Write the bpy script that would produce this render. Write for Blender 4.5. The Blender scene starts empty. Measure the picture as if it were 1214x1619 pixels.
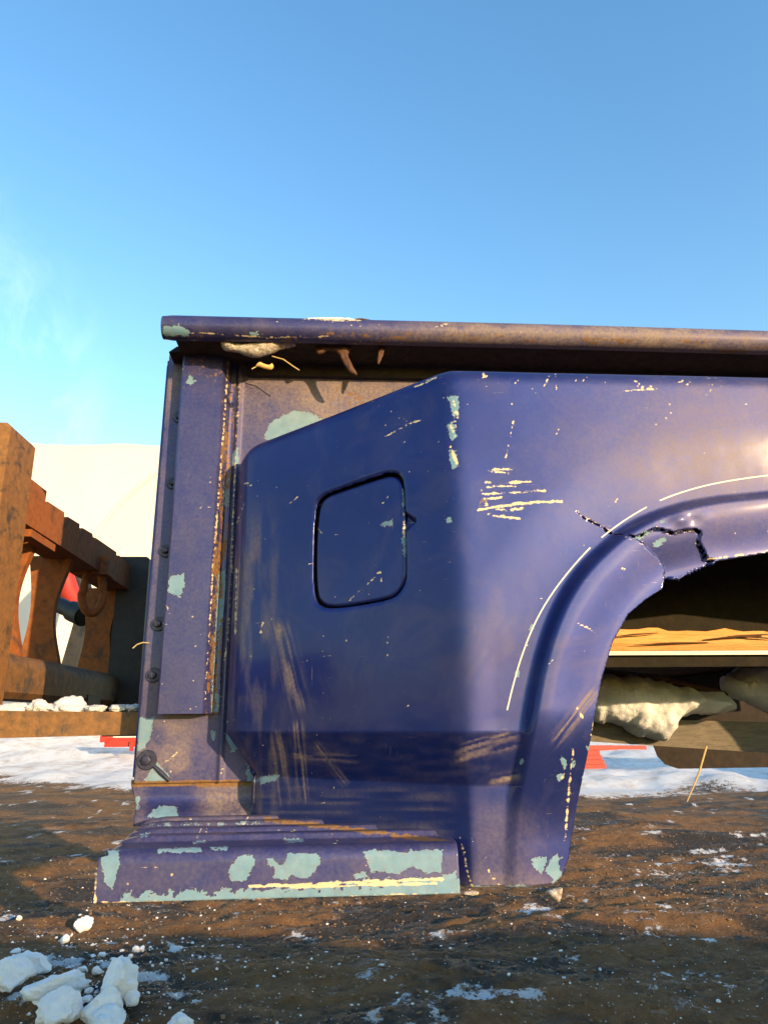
import bpy, bmesh, math, random
import numpy as np
from mathutils import Vector, Matrix
rng = np.random.default_rng(7); random.seed(7)
scene = bpy.context.scene; COL = scene.collection
R = math.radians

# ---------------- camera ----------------
H = 1.3                                   # camera height above the ground
CAM = np.array([0.0, -0.95, H]); F = 1122.0
YAW, PITCH, ROLL = R(4), R(16.2), R(-0.6)
FW = np.array([math.sin(YAW)*math.cos(PITCH), math.cos(YAW)*math.cos(PITCH), math.sin(PITCH)])
_rt = np.array([math.cos(YAW), -math.sin(YAW), 0.0]); _up = np.cross(_rt, FW)
RT = _rt*math.cos(ROLL)+_up*math.sin(ROLL); UP = -_rt*math.sin(ROLL)+_up*math.cos(ROLL)
cd = bpy.data.cameras.new('camera'); cam = bpy.data.objects.new('camera', cd); COL.objects.link(cam)
cd.sensor_fit = 'HORIZONTAL'; cd.sensor_width = 36; cd.lens = F/1214*36; cd.clip_start = 0.02; cd.clip_end = 3000
cam.matrix_world = Matrix(((RT[0], UP[0], -FW[0], CAM[0]), (RT[1], UP[1], -FW[1], CAM[1]), (RT[2], UP[2], -FW[2], CAM[2]), (0, 0, 0, 1)))
scene.camera = cam

# ---------------- world, sun, exposure ----------------
SUN_EL, SUN_AZ = R(10.5), R(37)             # azimuth: to the right, behind the camera
world = bpy.data.worlds.new('World'); scene.world = world; world.use_nodes = True
wn = world.node_tree; wn.nodes.clear()
def wnode(t, **k):
    n = wn.nodes.new(t)
    for a, v in k.items(): setattr(n, a, v)
    return n
sky = wnode('ShaderNodeTexSky', sky_type='NISHITA', sun_disc=False, sun_elevation=SUN_EL, sun_rotation=math.pi-SUN_AZ,
            altitude=0, air_density=1.3, dust_density=0.25, ozone_density=1.5)
bgn = wnode('ShaderNodeBackground'); bgn.inputs[1].default_value = 0.15
wo = wnode('ShaderNodeOutputWorld')
tc = wnode('ShaderNodeTexCoord'); mp = wnode('ShaderNodeMapping'); mp.inputs['Scale'].default_value = (5, 5, 1.6); mp.inputs['Rotation'].default_value = (0, R(25), R(20))
ns = wnode('ShaderNodeTexNoise'); ns.inputs['Scale'].default_value = 2.2; ns.inputs['Detail'].default_value = 9; ns.inputs['Roughness'].default_value = .62; ns.inputs['Distortion'].default_value = .6
rp = wnode('ShaderNodeMapRange'); rp.inputs['From Min'].default_value = .5; rp.inputs['From Max'].default_value = .85; rp.inputs['To Max'].default_value = .38
# thin cirrus drifts where the west part of the sky is (a band of the sky dome)
sx = wnode('ShaderNodeSeparateXYZ'); rx = wnode('ShaderNodeMapRange', interpolation_type='SMOOTHSTEP'); rx.inputs['From Min'].default_value = -.27; rx.inputs['From Max'].default_value = -.42
rz = wnode('ShaderNodeMapRange', interpolation_type='SMOOTHSTEP'); rz.inputs['From Min'].default_value = .62; rz.inputs['From Max'].default_value = .38
m1 = wnode('ShaderNodeMath', operation='MULTIPLY'); m2 = wnode('ShaderNodeMath', operation='MULTIPLY')
mx = wnode('ShaderNodeMix', data_type='RGBA'); mx.inputs['B'].default_value = (6.5, 6.6, 7.0, 1)
L = wn.links.new
L(tc.outputs['Generated'], mp.inputs[0]); L(mp.outputs[0], ns.inputs['Vector']); L(ns.outputs[0], rp.inputs['Value'])
L(tc.outputs['Generated'], sx.inputs[0]); L(sx.outputs[0], rx.inputs['Value']); L(sx.outputs[2], rz.inputs['Value'])
L(rp.outputs[0], m1.inputs[0]); L(rx.outputs[0], m1.inputs[1]); L(m1.outputs[0], m2.inputs[0]); L(rz.outputs[0], m2.inputs[1])
hs = wnode('ShaderNodeHueSaturation'); hs.inputs['Saturation'].default_value = 1.36; hs.inputs['Hue'].default_value = .508; L(sky.outputs[0], hs.inputs['Color']); L(hs.outputs[0], mx.inputs['A']); L(m2.outputs[0], mx.inputs['Factor']); L(mx.outputs['Result'], bgn.inputs[0]); L(bgn.outputs[0], wo.inputs[0])
sd = bpy.data.lights.new('sun', 'SUN'); sd.energy = 2.9; sd.angle = R(0.5); sd.color = (1.0, 0.68, 0.36)
sun = bpy.data.objects.new('sun', sd); COL.objects.link(sun)
SDIR = Vector((math.sin(SUN_AZ)*math.cos(SUN_EL), -math.cos(SUN_AZ)*math.cos(SUN_EL), math.sin(SUN_EL)))
sun.rotation_euler = SDIR.to_track_quat('Z', 'Y').to_euler(); sun.location = (3, -6, 6)
vs = scene.view_settings; vs.view_transform = 'Standard'; vs.look = 'None'; vs.exposure = 1.6; vs.gamma = 1; vs.use_curve_mapping = False
scene.render.engine = 'CYCLES'; scene.render.resolution_x = 767; scene.render.resolution_y = 1024
scene.cycles.max_bounces = 6

# ---------------- photo pixel <-> place ----------------
def ray(px, py): return FW+RT*((px-607)/F)-UP*((py-809.5)/F)
def onY(px, py, Y): d = ray(px, py); return CAM+d*((Y-CAM[1])/d[1])
def onX(px, py, X): d = ray(px, py); return CAM+d*((X-CAM[0])/d[0])
def onZ(px, py, Z): d = ray(px, py); return CAM+d*((Z-CAM[2])/d[2])
def proj(P):
    v = np.asarray(P, float)-CAM; z = np.maximum(v@FW, .02)
    return 607+F*(v@RT)/z, 809.5-F*(v@UP)/z

# ---------------- numeric helpers ----------------
_perm = rng.permutation(4096); _val = rng.random(4096)*2-1
def _h(ix, iy, iz): return _val[(_perm[(ix+_perm[(iy+_perm[iz & 4095]) & 4095]) & 4095])]
def vnoise(x, y, z=0.0):
    x = np.asarray(x, float); y = np.asarray(y, float); z = np.zeros_like(x)+z
    ix, iy, iz = np.floor(x).astype(int), np.floor(y).astype(int), np.floor(z).astype(int)
    fx, fy, fz = x-ix, y-iy, z-iz
    fx, fy, fz = [f*f*f*(f*(f*6-15)+10) for f in (fx, fy, fz)]
    r = 0
    for dx in (0, 1):
        for dy in (0, 1):
            for dz in (0, 1):
                r = r+_h(ix+dx, iy+dy, iz+dz)*(fx if dx else 1-fx)*(fy if dy else 1-fy)*(fz if dz else 1-fz)
    return r
def fbm(x, y, z=0.0, o=4, g=.5):
    s, a, r = 1.0, 1.0, 0
    for k in range(o):
        r = r+a*vnoise(np.asarray(x)*s+17.3*k, np.asarray(y)*s-9.1*k, np.asarray(z)*s+3.7*k); s *= 2.03; a *= g
    return r
def sstep(a, b, x):
    t = np.clip((x-a)/(b-a), 0, 1); return t*t*(3-2*t)
def seg_dist(X, Y, pts, closed=False):
    n = len(pts); d = np.full(np.shape(X), 1e9)
    for i in range(n if closed else n-1):
        ax, ay = pts[i]; bx, by = pts[(i+1) % n]
        ex, ey = bx-ax, by-ay; l = ex*ex+ey*ey+1e-12
        t = np.clip(((X-ax)*ex+(Y-ay)*ey)/l, 0, 1)
        d = np.minimum(d, np.hypot(X-ax-t*ex, Y-ay-t*ey))
    return d
def inside(X, Y, pts):
    c = np.zeros(np.shape(X), bool); n = len(pts)
    for i in range(n):
        ax, ay = pts[i]; bx, by = pts[(i+1) % n]
        if ay == by: continue
        c ^= ((ay > Y) != (by > Y)) & (X < (bx-ax)*(Y-ay)/(by-ay)+ax)
    return c
def sdf(X, Y, pts):                       # positive inside
    d = seg_dist(X, Y, pts, True); return np.where(inside(X, Y, pts), d, -d)
def smooth_poly(pts, it=2):
    for _ in range(it):
        q = []
        for i in range(len(pts)):
            a, b = np.array(pts[i]), np.array(pts[(i+1) % len(pts)])
            q += [tuple(a*.75+b*.25), tuple(a*.25+b*.75)]
        pts = q
    return pts
def smooth_line(pts, it=2):
    for _ in range(it):
        q = [tuple(pts[0])]
        for i in range(len(pts)-1):
            a, b = np.array(pts[i]), np.array(pts[i+1])
            q += [tuple(a*.75+b*.25), tuple(a*.25+b*.75)]
        pts = q+[tuple(pts[-1])]
    return pts

# ---------------- node material helpers ----------------
class M:
    def __init__(s, name):
        s.m = bpy.data.materials.new(name); s.m.use_nodes = True; s.t = s.m.node_tree
        s.b = s.t.nodes['Principled BSDF']; s.co = s.n('ShaderNodeTexCoord').outputs['Object']
    def n(s, t, **k):
        o = s.t.nodes.new(t)
        for a, v in k.items(): setattr(o, a, v)
        return o
    def put(s, sock, v):
        if isinstance(v, bpy.types.NodeSocket): s.t.links.new(v, sock)
        elif isinstance(v, (tuple, list)) and len(v) == 3 and sock.type == 'RGBA': sock.default_value = (*v, 1)
        else: sock.default_value = v
    def math(s, op, a, b=0.0, clamp=False):
        o = s.n('ShaderNodeMath', operation=op, use_clamp=clamp); s.put(o.inputs[0], a); s.put(o.inputs[1], b); return o.outputs[0]
    def mix(s, f, a, b, mode='MIX'):
        o = s.n('ShaderNodeMix', data_type='RGBA', blend_type=mode); s.put(o.inputs['Factor'], f); s.put(o.inputs['A'], a); s.put(o.inputs['B'], b); return o.outputs['Result']
    def rng(s, v, a, b, c=0.0, d=1.0, smooth=False):
        o = s.n('ShaderNodeMapRange'); o.interpolation_type = 'SMOOTHSTEP' if smooth else 'LINEAR'
        for i, x in zip(('Value', 'From Min', 'From Max', 'To Min', 'To Max'), (v, a, b, c, d)): s.put(o.inputs[i], x)
        return o.outputs['Result']
    def noise(s, scale, detail=5, rough=.55, dist=0, vec=None, stretch=None, rot=None):
        o = s.n('ShaderNodeTexNoise'); v = vec or s.co
        if stretch or rot:
            mpn = s.n('ShaderNodeMapping'); s.put(mpn.inputs[0], v)
            if stretch: mpn.inputs['Scale'].default_value = stretch
            if rot: mpn.inputs['Rotation'].default_value = rot
            v = mpn.outputs[0]
        s.put(o.inputs['Vector'], v); o.inputs['Scale'].default_value = scale; o.inputs['Detail'].default_value = detail
        o.inputs['Roughness'].default_value = rough; o.inputs['Distortion'].default_value = dist
        return o.outputs[0]
    def vor(s, scale, feat='F1', out='Distance', rnd=1.0):
        o = s.n('ShaderNodeTexVoronoi', feature=feat); s.put(o.inputs['Vector'], s.co); o.inputs['Scale'].default_value = scale; o.inputs['Randomness'].default_value = rnd
        return o.outputs[out]
    def attr(s, name): return s.n('ShaderNodeAttribute', attribute_name=name).outputs['Fac']
    def sep(s, v): o = s.n('ShaderNodeSeparateXYZ'); s.put(o.inputs[0], v); return o.outputs
    def bump(s, h, strength=.3, dist=.002, nrm=None):
        o = s.n('ShaderNodeBump'); s.put(o.inputs['Height'], h); o.inputs['Strength'].default_value = strength; o.inputs['Distance'].default_value = dist
        if nrm: s.put(o.inputs['Normal'], nrm)
        s.put(s.b.inputs['Normal'], o.outputs[0]); return o.outputs[0]
    def set(s, **k):
        for a, v in k.items(): s.put(s.b.inputs[a.replace('_', ' ')], v)
        return s
MAT = {}
def paint_material(name, grimy=0.0):
    m = M(name)
    big = m.noise(3.2, 4, .6); mid = m.noise(22, 6, .65); fine = m.noise(190, 4, .6); tiny = m.noise(700, 2)
    blue = m.mix(m.rng(big, .3, .7), (.004, .013, .115), (.008, .026, .168))
    blue = m.mix(m.rng(mid, .35, .8, 0, .16), blue, (.035, .045, .11))
    # chips down to the older light blue coat
    n1 = m.noise(85, 6, .7)
    chipv = m.math('ADD', m.attr('chip'), m.math('ADD', m.rng(n1, .25, .75, -.42, .42), m.rng(m.noise(340, 4, .6), .3, .7, -.14, .14)))
    chip = m.rng(chipv, -.01, .03)
    rim = m.math('MULTIPLY', m.rng(chipv, -.14, -.02), m.math('SUBTRACT', 1.0, chip))
    teal = m.mix(m.rng(m.noise(60, 4), .3, .75), (.085, .205, .30), (.15, .28, .37))
    teal = m.mix(m.rng(m.noise(200, 5, .7), .50, .70, 0, .6), teal, (.16, .15, .15)); edge = m.math('MULTIPLY', m.rng(chipv, .10, .03), chip); teal = m.mix(m.math('MULTIPLY', edge, .6), teal, (.42, .44, .42))
    # dust film
    dn = m.noise(30, 7, .7, .4)
    dust = m.math('MULTIPLY', m.attr('dust'), m.math('ADD', m.rng(dn, .25, .75, .05, .5), m.rng(fine, .3, .7, .05, .45)), True)
    film = m.math('ADD', dust, m.rng(m.noise(9, 6, .7, 1.2), .5, .85, 0, .10 + grimy), True)
    base = m.mix(film, blue, (.30, .225, .15))
    base = m.mix(m.math('MULTIPLY', rim, .55), base, (.04, .03, .03))
    base = m.mix(chip, base, m.mix(m.math('MULTIPLY', film, .55), teal, (.3, .24, .16)))
    # cream scratches and scrapes drawn by attribute, broken up by grain
    sv = m.math('ADD', m.attr('cream'), m.math('ADD', m.rng(m.noise(110, 5, .7, 0, None, (.4, 1, 2.2)), .3, .7, -.22, .22), m.rng(fine, .3, .7, -.2, .2)))
    cream = m.rng(sv, .46, .6, 0, .9)
    base = m.mix(cream, base, m.mix(mid, (.46, .36, .20), (.70, .60, .38)))
    # rust
    rv = m.math('ADD', m.attr('rust'), m.rng(m.noise(120, 6, .7), .25, .75, -.45, .45))
    rust = m.rng(rv, .38, .55)
    base = m.mix(rust, base, m.mix(fine, (.07, .034, .014), (.26, .145, .06)))
    # specks: small nicks and mud dots
    vd = m.vor(120); vc = m.vor(120, out='Color')
    pick = m.math('GREATER_THAN', m.math('ADD', m.sep(vc)[0], m.rng(m.noise(8, 3), .35, .65, -.22, .1)), .84); size = m.math('MULTIPLY', m.math('POWER', m.sep(vc)[1], 3.0), .20)
    speck = m.math('MULTIPLY', m.math('LESS_THAN', m.math('ADD', vd, m.rng(fine, .3, .7, -.08, .08)), size), pick)
    speck = m.math('MULTIPLY', speck, m.rng(big, .35, .6, .35, 1))
    base = m.mix(m.math('MULTIPLY', speck, .8), base, (.52, .42, .27))
    # hairline scuffs
    s1 = m.noise(26, 3, .6, 0, None, (1.2, 1, 26), (0, R(18), 0)); s2 = m.noise(24, 3, .6, 0, None, (24, 1, 1.1), (0, R(-34), 0))
    scuff = m.math('MAXIMUM', m.rng(s1, .70, .74), m.rng(s2, .71, .75)); scuff = m.math('MULTIPLY', scuff, m.rng(m.noise(7, 3), .5, .62, 0, .5))
    base = m.mix(scuff, base, (.42, .35, .27))
    bad = m.math('MAXIMUM', m.math('MAXIMUM', chip, cream), m.math('MAXIMUM', rust, speck))
    ro = m.math('ADD', m.rng(big, .3, .7, .45, .52), m.math('MULTIPLY', film, .4), True)
    ro = m.math('MAXIMUM', ro, m.math('MULTIPLY', bad, .62))
    inv = m.math('SUBTRACT', 1.0, m.math('MAXIMUM', bad, film), True)
    m.set(Base_Color=base, Roughness=ro, Metallic=m.math('MULTIPLY', inv, .58), Coat_Weight=m.math('MULTIPLY', inv, .30), Coat_Roughness=.12, Specular_IOR_Level=.32)
    h = m.math('ADD', m.math('MULTIPLY', chip, -.5), m.math('MULTIPLY', m.noise(420, 3), .07))
    h = m.math('ADD', h, m.math('MULTIPLY', m.math('ADD', dust, m.math('MULTIPLY', rust, fine)), .25))
    m.bump(h, .5, .0012)
    return m.m
MAT['paint'] = paint_material('blue_paint')
MAT['paint_rail'] = paint_material('blue_rail_paint', .06)
def simple(name, c1, c2, rough=.8, scale=20, metal=0, bump=.3, bd=.003, detail=6, stretch=None, c3=None, spec=.4):
    m = M(name); n = m.noise(scale, detail, .65, .3, None, stretch)
    col = m.mix(m.rng(n, .3, .7), c1, c2)
    if c3: col = m.mix(m.rng(m.noise(scale*.31, 6, .7, .6, None, stretch), .52, .66), col, c3)
    m.set(Base_Color=col, Roughness=rough, Metallic=metal, Specular_IOR_Level=spec)
    if bump: m.bump(m.math('ADD', n, m.math('MULTIPLY', m.noise(scale*6, 4), .4)), bump, bd)
    MAT[name] = m.m; return m
simple('rust_steel', (.17, .05, .012), (.28, .092, .02), .85, 70, .0, .3, .0015, c3=(.09, .042, .022))
simple('rust_worn', (.27, .125, .035), (.14, .07, .026), .68, 90, .1, .3, .0015, c3=(.045, .036, .028))
simple('fork_steel', (.10, .06, .028), (.26, .125, .04), .65, 60, .15, .45, .002, c3=(.04, .042, .04))
simple('grey_steel', (.20, .11, .06), (.26, .16, .10), .6, 22, .25, .35, .002, c3=(.055, .05, .046))
simple('black_steel', (.012, .012, .014), (.03, .028, .03), .6, 30, .2, .3, .001)
simple('under_steel', (.012, .010, .010), (.034, .024, .018), .9, 40, 0, .4, .003)
simple('well_liner', (.006, .005, .003), (.020, .014, .006), .95, 50, 0, .5, .003)
simple('mud_dirt', (.018, .012, .008), (.06, .036, .02), .95, 60, 0, .8, .006)
simple('red_paint', (.30, .022, .014), (.42, .035, .02), .5, 12, 0, .1, .002)
simple('fabric_white', (.60, .55, .48), (.66, .60, .52), .75, .35, 0, .25, .06)
simple('leaf_brown', (.05, .02, .011), (.10, .04, .02), .7, 60, 0, .3, .001)
simple('leaf_gold', (.55, .30, .08), (.70, .42, .14), .6, 90, 0, .3, .001)
simple('straw', (.42, .31, .13), (.55, .42, .2), .7, 60, 0, 0)
simple('steel_bolt', (.02, .022, .045), (.06, .06, .10), .45, 160, .4, .2, .0006)
simple('stripe_tape', (.60, .57, .45), (.42, .50, .50), .45, 40, 0, .1, .0005)
def wood(name, a, b, c, scale=14, axis=0):
    m = M(name); st = [12, 12, 12]; st[axis] = .7
    n = m.noise(scale, 6, .65, .8, None, tuple(st)); f = m.noise(scale*5, 4, .6, .2, None, tuple(st))
    col = m.mix(m.rng(n, .3, .72), a, b); col = m.mix(m.rng(f, .58, .74, 0, .7), col, c)
    m.set(Base_Color=col, Roughness=.85, Specular_IOR_Level=.25); m.bump(m.math('ADD', n, m.math('MULTIPLY', f, .5)), .6, .004); MAT[name] = m.m
wood('wood_grey', (.115, .10, .08), (.21, .18, .14), (.05, .04, .03))
wood('wood_fresh', (.56, .25, .07), (.74, .44, .17), (.34, .12, .03), 10)
wood('wood_dark', (.07, .035, .018), (.13, .06, .03), (.02, .012, .008))
m = M('snow'); n = m.noise(60, 6, .7); gr = m.noise(380, 4, .6)
col = m.mix(m.rng(m.noise(14, 5, .6), .35, .75), (.88, .89, .91), (.76, .77, .78)); col = m.mix(m.rng(m.noise(75, 6, .75), .57, .72, 0, .5), col, (.40, .36, .31))
m.set(Base_Color=col, Roughness=.7, Subsurface_Weight=.25, Subsurface_Scale=.02, Specular_IOR_Level=.3); m.b.inputs['Subsurface Radius'].default_value = (1, 1, 1)
m.bump(m.math('ADD', n, m.math('MULTIPLY', gr, .6)), .9, .010); MAT['snow'] = m.m
m = M('dirty_ice'); n = m.noise(150, 6, .7)
m.set(Base_Color=m.mix(m.rng(n, .4, .65), (.62, .58, .52), (.22, .15, .09)), Roughness=.35, Subsurface_Weight=.3, Subsurface_Scale=.01, Transmission_Weight=.1)
m.bump(m.math('ADD', n, m.noise(500, 3)), .8, .004); MAT['dirty_ice'] = m.m

# ---------------- object helpers ----------------
PLAIN = ('step_end', 'front_panel', 'front_rail', 'far_side', 'far_rail', 'tailgate', 'far_fender', 'far_fender_top')
def link(name, me, mat, parent=None, smooth=True):
    o = bpy.data.objects.new(name, me); COL.objects.link(o)
    if mat: me.materials.append(MAT[mat] if isinstance(mat, str) else mat)
    if mat in ('paint', 'paint_rail') and name in PLAIN: me.attributes.new('chip', 'FLOAT', 'POINT').data.foreach_set('value', np.full(len(me.vertices), -1, np.float32))
    if smooth and len(me.polygons): me.polygons.foreach_set('use_smooth', np.ones(len(me.polygons), bool))
    if parent: o.parent = parent; o.matrix_parent_inverse = parent.matrix_world.inverted()
    return o
def tag(o, label, cat, group=None, kind=None):
    if label: o['label'] = label
    if cat: o['category'] = cat
    if group: o['group'] = group
    if kind: o['kind'] = kind
    return o
def empty(name, loc, label, cat, group=None):
    o = bpy.data.objects.new(name, None); COL.objects.link(o); o.location = loc; o.empty_display_size = .1
    o.matrix_world = Matrix.Translation(loc); return tag(o, label, cat, group)
def mesh_np(name, V, Fc):
    me = bpy.data.meshes.new(name); me.from_pydata([tuple(map(float, v)) for v in V] if not isinstance(V, list) else V, [], Fc); me.update(); return me
def bm_mesh(name, bm, bevel=0, seg=2, angle=30):
    if bevel:
        es = [e for e in bm.edges if len(e.link_faces) == 2 and e.calc_face_angle(0) > R(angle)]
        bmesh.ops.bevel(bm, geom=es, offset=bevel, segments=seg, affect='EDGES', profile=.5, clamp_overlap=True)
    bmesh.ops.recalc_face_normals(bm, faces=bm.faces)
    me = bpy.data.meshes.new(name); bm.to_mesh(me); bm.free(); return me
def autosmooth(o, ang=35):
    me = o.data
    bm = bmesh.new(); bm.from_mesh(me)
    for e in bm.edges: e.smooth = not (len(e.link_faces) == 2 and e.calc_face_angle(0) > R(ang))
    bm.to_mesh(me); bm.free(); return o
def hexa(name, c8, mat, parent=None, bevel=.003):      # 8 corners: bottom 4 (ccw), top 4
    bm = bmesh.new(); v = [bm.verts.new(tuple(map(float, p))) for p in c8]
    for f in ((3, 2, 1, 0), (4, 5, 6, 7), (0, 1, 5, 4), (1, 2, 6, 5), (2, 3, 7, 6), (3, 0, 4, 7)): bm.faces.new([v[i] for i in f])
    return autosmooth(link(name, bm_mesh(name, bm, bevel), mat, parent))
def box(name, a, b, mat, parent=None, bevel=.003):
    (x0, y0, z0), (x1, y1, z1) = a, b
    return hexa(name, [(x0, y0, z0), (x1, y0, z0), (x1, y1, z0), (x0, y1, z0), (x0, y0, z1), (x1, y0, z1), (x1, y1, z1), (x0, y1, z1)], mat, parent, bevel)
def prism(name, poly, axis, a, b, mat, parent=None, bevel=.002):   # poly in the other two axes, extruded along axis from a to b
    bm = bmesh.new(); lo, hi = [], []
    for p in poly:
        for lst, t in ((lo, a), (hi, b)):
            q = [float(p[0]), float(p[1])]; q.insert(axis, float(t)); lst.append(bm.verts.new(q))
    bm.faces.new(lo[::-1]); bm.faces.new(hi)
    for i in range(len(poly)): j = (i+1) % len(poly); bm.faces.new((lo[i], lo[j], hi[j], hi[i]))
    return autosmooth(link(name, bm_mesh(name, bm, bevel), mat, parent))
def tube(name, pts, rad, mat, parent=None, seg=10, cap=True):
    pts = [Vector(tuple(map(float, p))) for p in pts]; bm = bmesh.new(); rings = []
    for i, p in enumerate(pts):
        t = (pts[min(i+1, len(pts)-1)]-pts[max(i-1, 0)]).normalized()
        a = t.orthogonal().normalized() if i == 0 else (a-t*a.dot(t)).normalized()
        b = t.cross(a); r = rad[i] if isinstance(rad, (list, tuple)) else rad
        rings.append([bm.verts.new(p+(a*math.cos(k*2*math.pi/seg)+b*math.sin(k*2*math.pi/seg))*r) for k in range(seg)])
    for u, w in zip(rings, rings[1:]):
        for k in range(seg): bm.faces.new((u[k], u[(k+1) % seg], w[(k+1) % seg], w[k]))
    if cap: bm.faces.new(rings[0][::-1]); bm.faces.new(rings[-1])
    return autosmooth(link(name, bm_mesh(name, bm), mat, parent), 50)
def lump_mesh(name, size, seed, cuts=5, sub=4, rough=.12, freq=2.2):
    bm = bmesh.new(); bmesh.ops.create_icosphere(bm, subdivisions=sub, radius=1)
    r = np.random.default_rng(seed); P = np.array([v.co[:] for v in bm.verts])
    for k in range(cuts):                              # broken flat faces
        n = r.normal(size=3); n /= np.linalg.norm(n); d = r.uniform(.45, .8); s = P@n
        P = P-np.outer(np.maximum(s-d, 0)*.93, n)
    l = np.linalg.norm(P, axis=1, keepdims=True)
    dn = fbm(P[:, 0]*freq+seed*3.1, P[:, 1]*freq, P[:, 2]*freq+seed, 5, .55)
    P = P*(1+rough*dn[:, None])
    for v, p in zip(bm.verts, P*np.array(size)): v.co = p
    return bm_mesh(name, bm)
def grid_clip(S, Z, fields, keep):
    """S,Z (nr,nc) parameter grids; keep (nr,nc) signed field, >=0 stays. Returns parameters, faces and interpolated fields."""
    nr, nc = keep.shape; idx = np.arange(nr*nc).reshape(nr, nc)
    q = np.stack([idx[:-1, :-1], idx[:-1, 1:], idx[1:, 1:], idx[1:, :-1]], -1).reshape(-1, 4)
    k = keep.ravel(); pos = (k[q] >= 0).sum(1)
    faces = q[pos == 4].tolist(); data = [list(f.ravel()) for f in fields]; n = nr*nc; cache = {}; extra = []
    def cut(a, b):
        nonlocal n
        key = (a, b) if a < b else (b, a)
        if key in cache: return cache[key]
        t = k[a]/(k[a]-k[b]); t = min(max(t, .02), .98)
        for d in data: d.append(d[a]+(d[b]-d[a])*t)
        cache[key] = n; n += 1; return n-1
    for f in q[(pos > 0) & (pos < 4)].tolist():
        out = []
        for i in range(4):
            a, b = f[i], f[(i+1) % 4]
            if k[a] >= 0: out.append(a)
            if (k[a] >= 0) != (k[b] >= 0): out.append(cut(a, b))
        if len(out) >= 3: faces.append(out)
    used = np.zeros(n, bool)
    for f in faces: used[f] = True
    remap = np.cumsum(used)-1
    faces = [[int(remap[i]) for i in f] for f in faces]
    return [np.array(d)[used] for d in data], faces
def solidify(o, t, offset=-1): md = o.modifiers.new('thickness', 'SOLIDIFY'); md.thickness = t; md.offset = offset; return o
def rowcol(nr, nc):
    idx = np.arange(nr*nc).reshape(nr, nc)
    return np.stack([idx[:-1, :-1], idx[:-1, 1:], idx[1:, 1:], idx[1:, :-1]], -1).reshape(-1, 4).tolist()

# ---------------- wear marks on the paint, in surface positions read from the photo ----------------
CHIPS = {
 'step': [[(362,1385),(366,1368),(378,1353),(398,1352),(403,1362),(396,1380),(390,1393),(366,1395)],
   [(432,1390),(438,1374),(424,1367),(420,1358),(430,1357),(444,1368),(452,1362),(455,1350),(500,1350),(507,1362),(492,1385),(478,1390),(462,1383),(455,1392)],
   [(573,1347),(590,1343),(640,1349),(648,1345),(700,1345),(698,1380),(676,1382),(652,1372),(628,1382),(600,1378),(586,1380),(582,1362)],
   [(557,1384),(578,1379),(584,1388),(562,1390)], [(158,1346),(189,1343),(188,1372),(178,1407),(166,1395)],
   [(690,1387),(706,1384),(707,1391),(694,1392)], [(250,1343),(318,1341),(318,1347),(250,1348)], [(330,1340),(360,1339),(358,1345),(334,1345)],
   [(305,1330),(325,1329),(326,1333),(306,1334)], [(450,1327),(480,1327),(478,1332),(452,1332)], [(220,1320),(236,1317),(232,1322),(222,1324)],
   [(235,1303),(330,1301),(340,1304),(240,1306)], [(340,1302),(410,1299),(412,1303),(345,1305)], [(700,1384),(720,1380),(721,1414),(690,1412)]],
 'box_side': [[(219,1134),(243,1134),(240,1160),(229,1184),(216,1192)], [(228,1236),(248,1204),(269,1228),(264,1238)],
   [(357,1163),(369,1161),(380,1183),(366,1189)], [(389,1204),(416,1240),(390,1240)], [(333,1158),(338,1155),(339,1170),(334,1172)],
   [(418,694),(424,672),(440,660),(462,650),(492,652),(512,664),(470,690),(440,700)], [(358,722),(376,708),(378,732),(364,737)], [(352,770),(364,768),(364,795),(354,801)]],
 'kick_panel': [[(234,1293),(244,1280),(258,1273),(279,1278),(282,1291),(262,1295)], [(214,1262),(221,1260),(220,1280),(215,1282)]],
 'stake_post': [[(265,936),(268,910),(290,908),(292,925),(284,945),(272,938)], [(294,608),(299,590),(309,602),(300,609)],
   [(346,905),(357,900),(356,960),(345,1000),(340,1060),(338,1095),(350,1100),(347,1126),(333,1126),(338,1040),(342,960)], [(356,760),(363,752),(362,800),(354,800)]],
 'fender': [[(840,1360),(850,1355),(864,1355),(862,1370),(857,1381),(844,1374)], [(862,1376),(868,1365),(878,1350),(889,1357),(881,1362),(886,1378),(890,1390),(899,1362),(907,1345),(903,1335),(906,1318),(913,1322),(914,1350),(907,1380),(896,1398),(868,1404),(875,1392),(866,1383)],
   [(884,1200),(890,1196),(896,1208),(892,1216)], [(880,1226),(890,1224),(888,1236),(882,1236)], [(921,1225),(929,1222),(928,1246),(921,1244)], [(919,1263),(926,1260),(925,1268),(920,1268)],
   [(904,1205),(909,1200),(908,1213),(904,1212)], [(822,1202),(827,1200),(826,1208),(822,1208)], [(928,1180),(934,1175),(933,1187),(929,1188)],
   [(708,627),(724,626),(726,645),(722,660),(716,655),(712,640)], [(706,672),(716,668),(722,690),(714,694)], [(708,712),(720,712),(726,735),(716,742)], [(703,818),(712,817),(714,825),(707,828)],
   [(815,1062),(821,1060),(820,1070),(815,1070)], [(838,988),(844,985),(843,996),(838,997)], [(1032,858),(1050,848),(1052,856),(1036,866)], [(1000,852),(1022,838),(1030,842),(1012,852)],
   [(1044,824),(1054,820),(1058,826),(1046,829)], [(400,1234),(424,1226),(447,1224),(436,1234),(412,1239)]],
 'top_rail': [[(256,516),(282,514),(300,522),(300,530),(262,532)], [(395,525),(408,524),(410,530),(398,531)]],
 'fuel_door': [[(636,775),(642,772),(643,800),(637,802)], [(636,852),(642,850),(643,876),(638,878)], [(602,828),(622,820),(620,828),(606,832)]],
}
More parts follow.
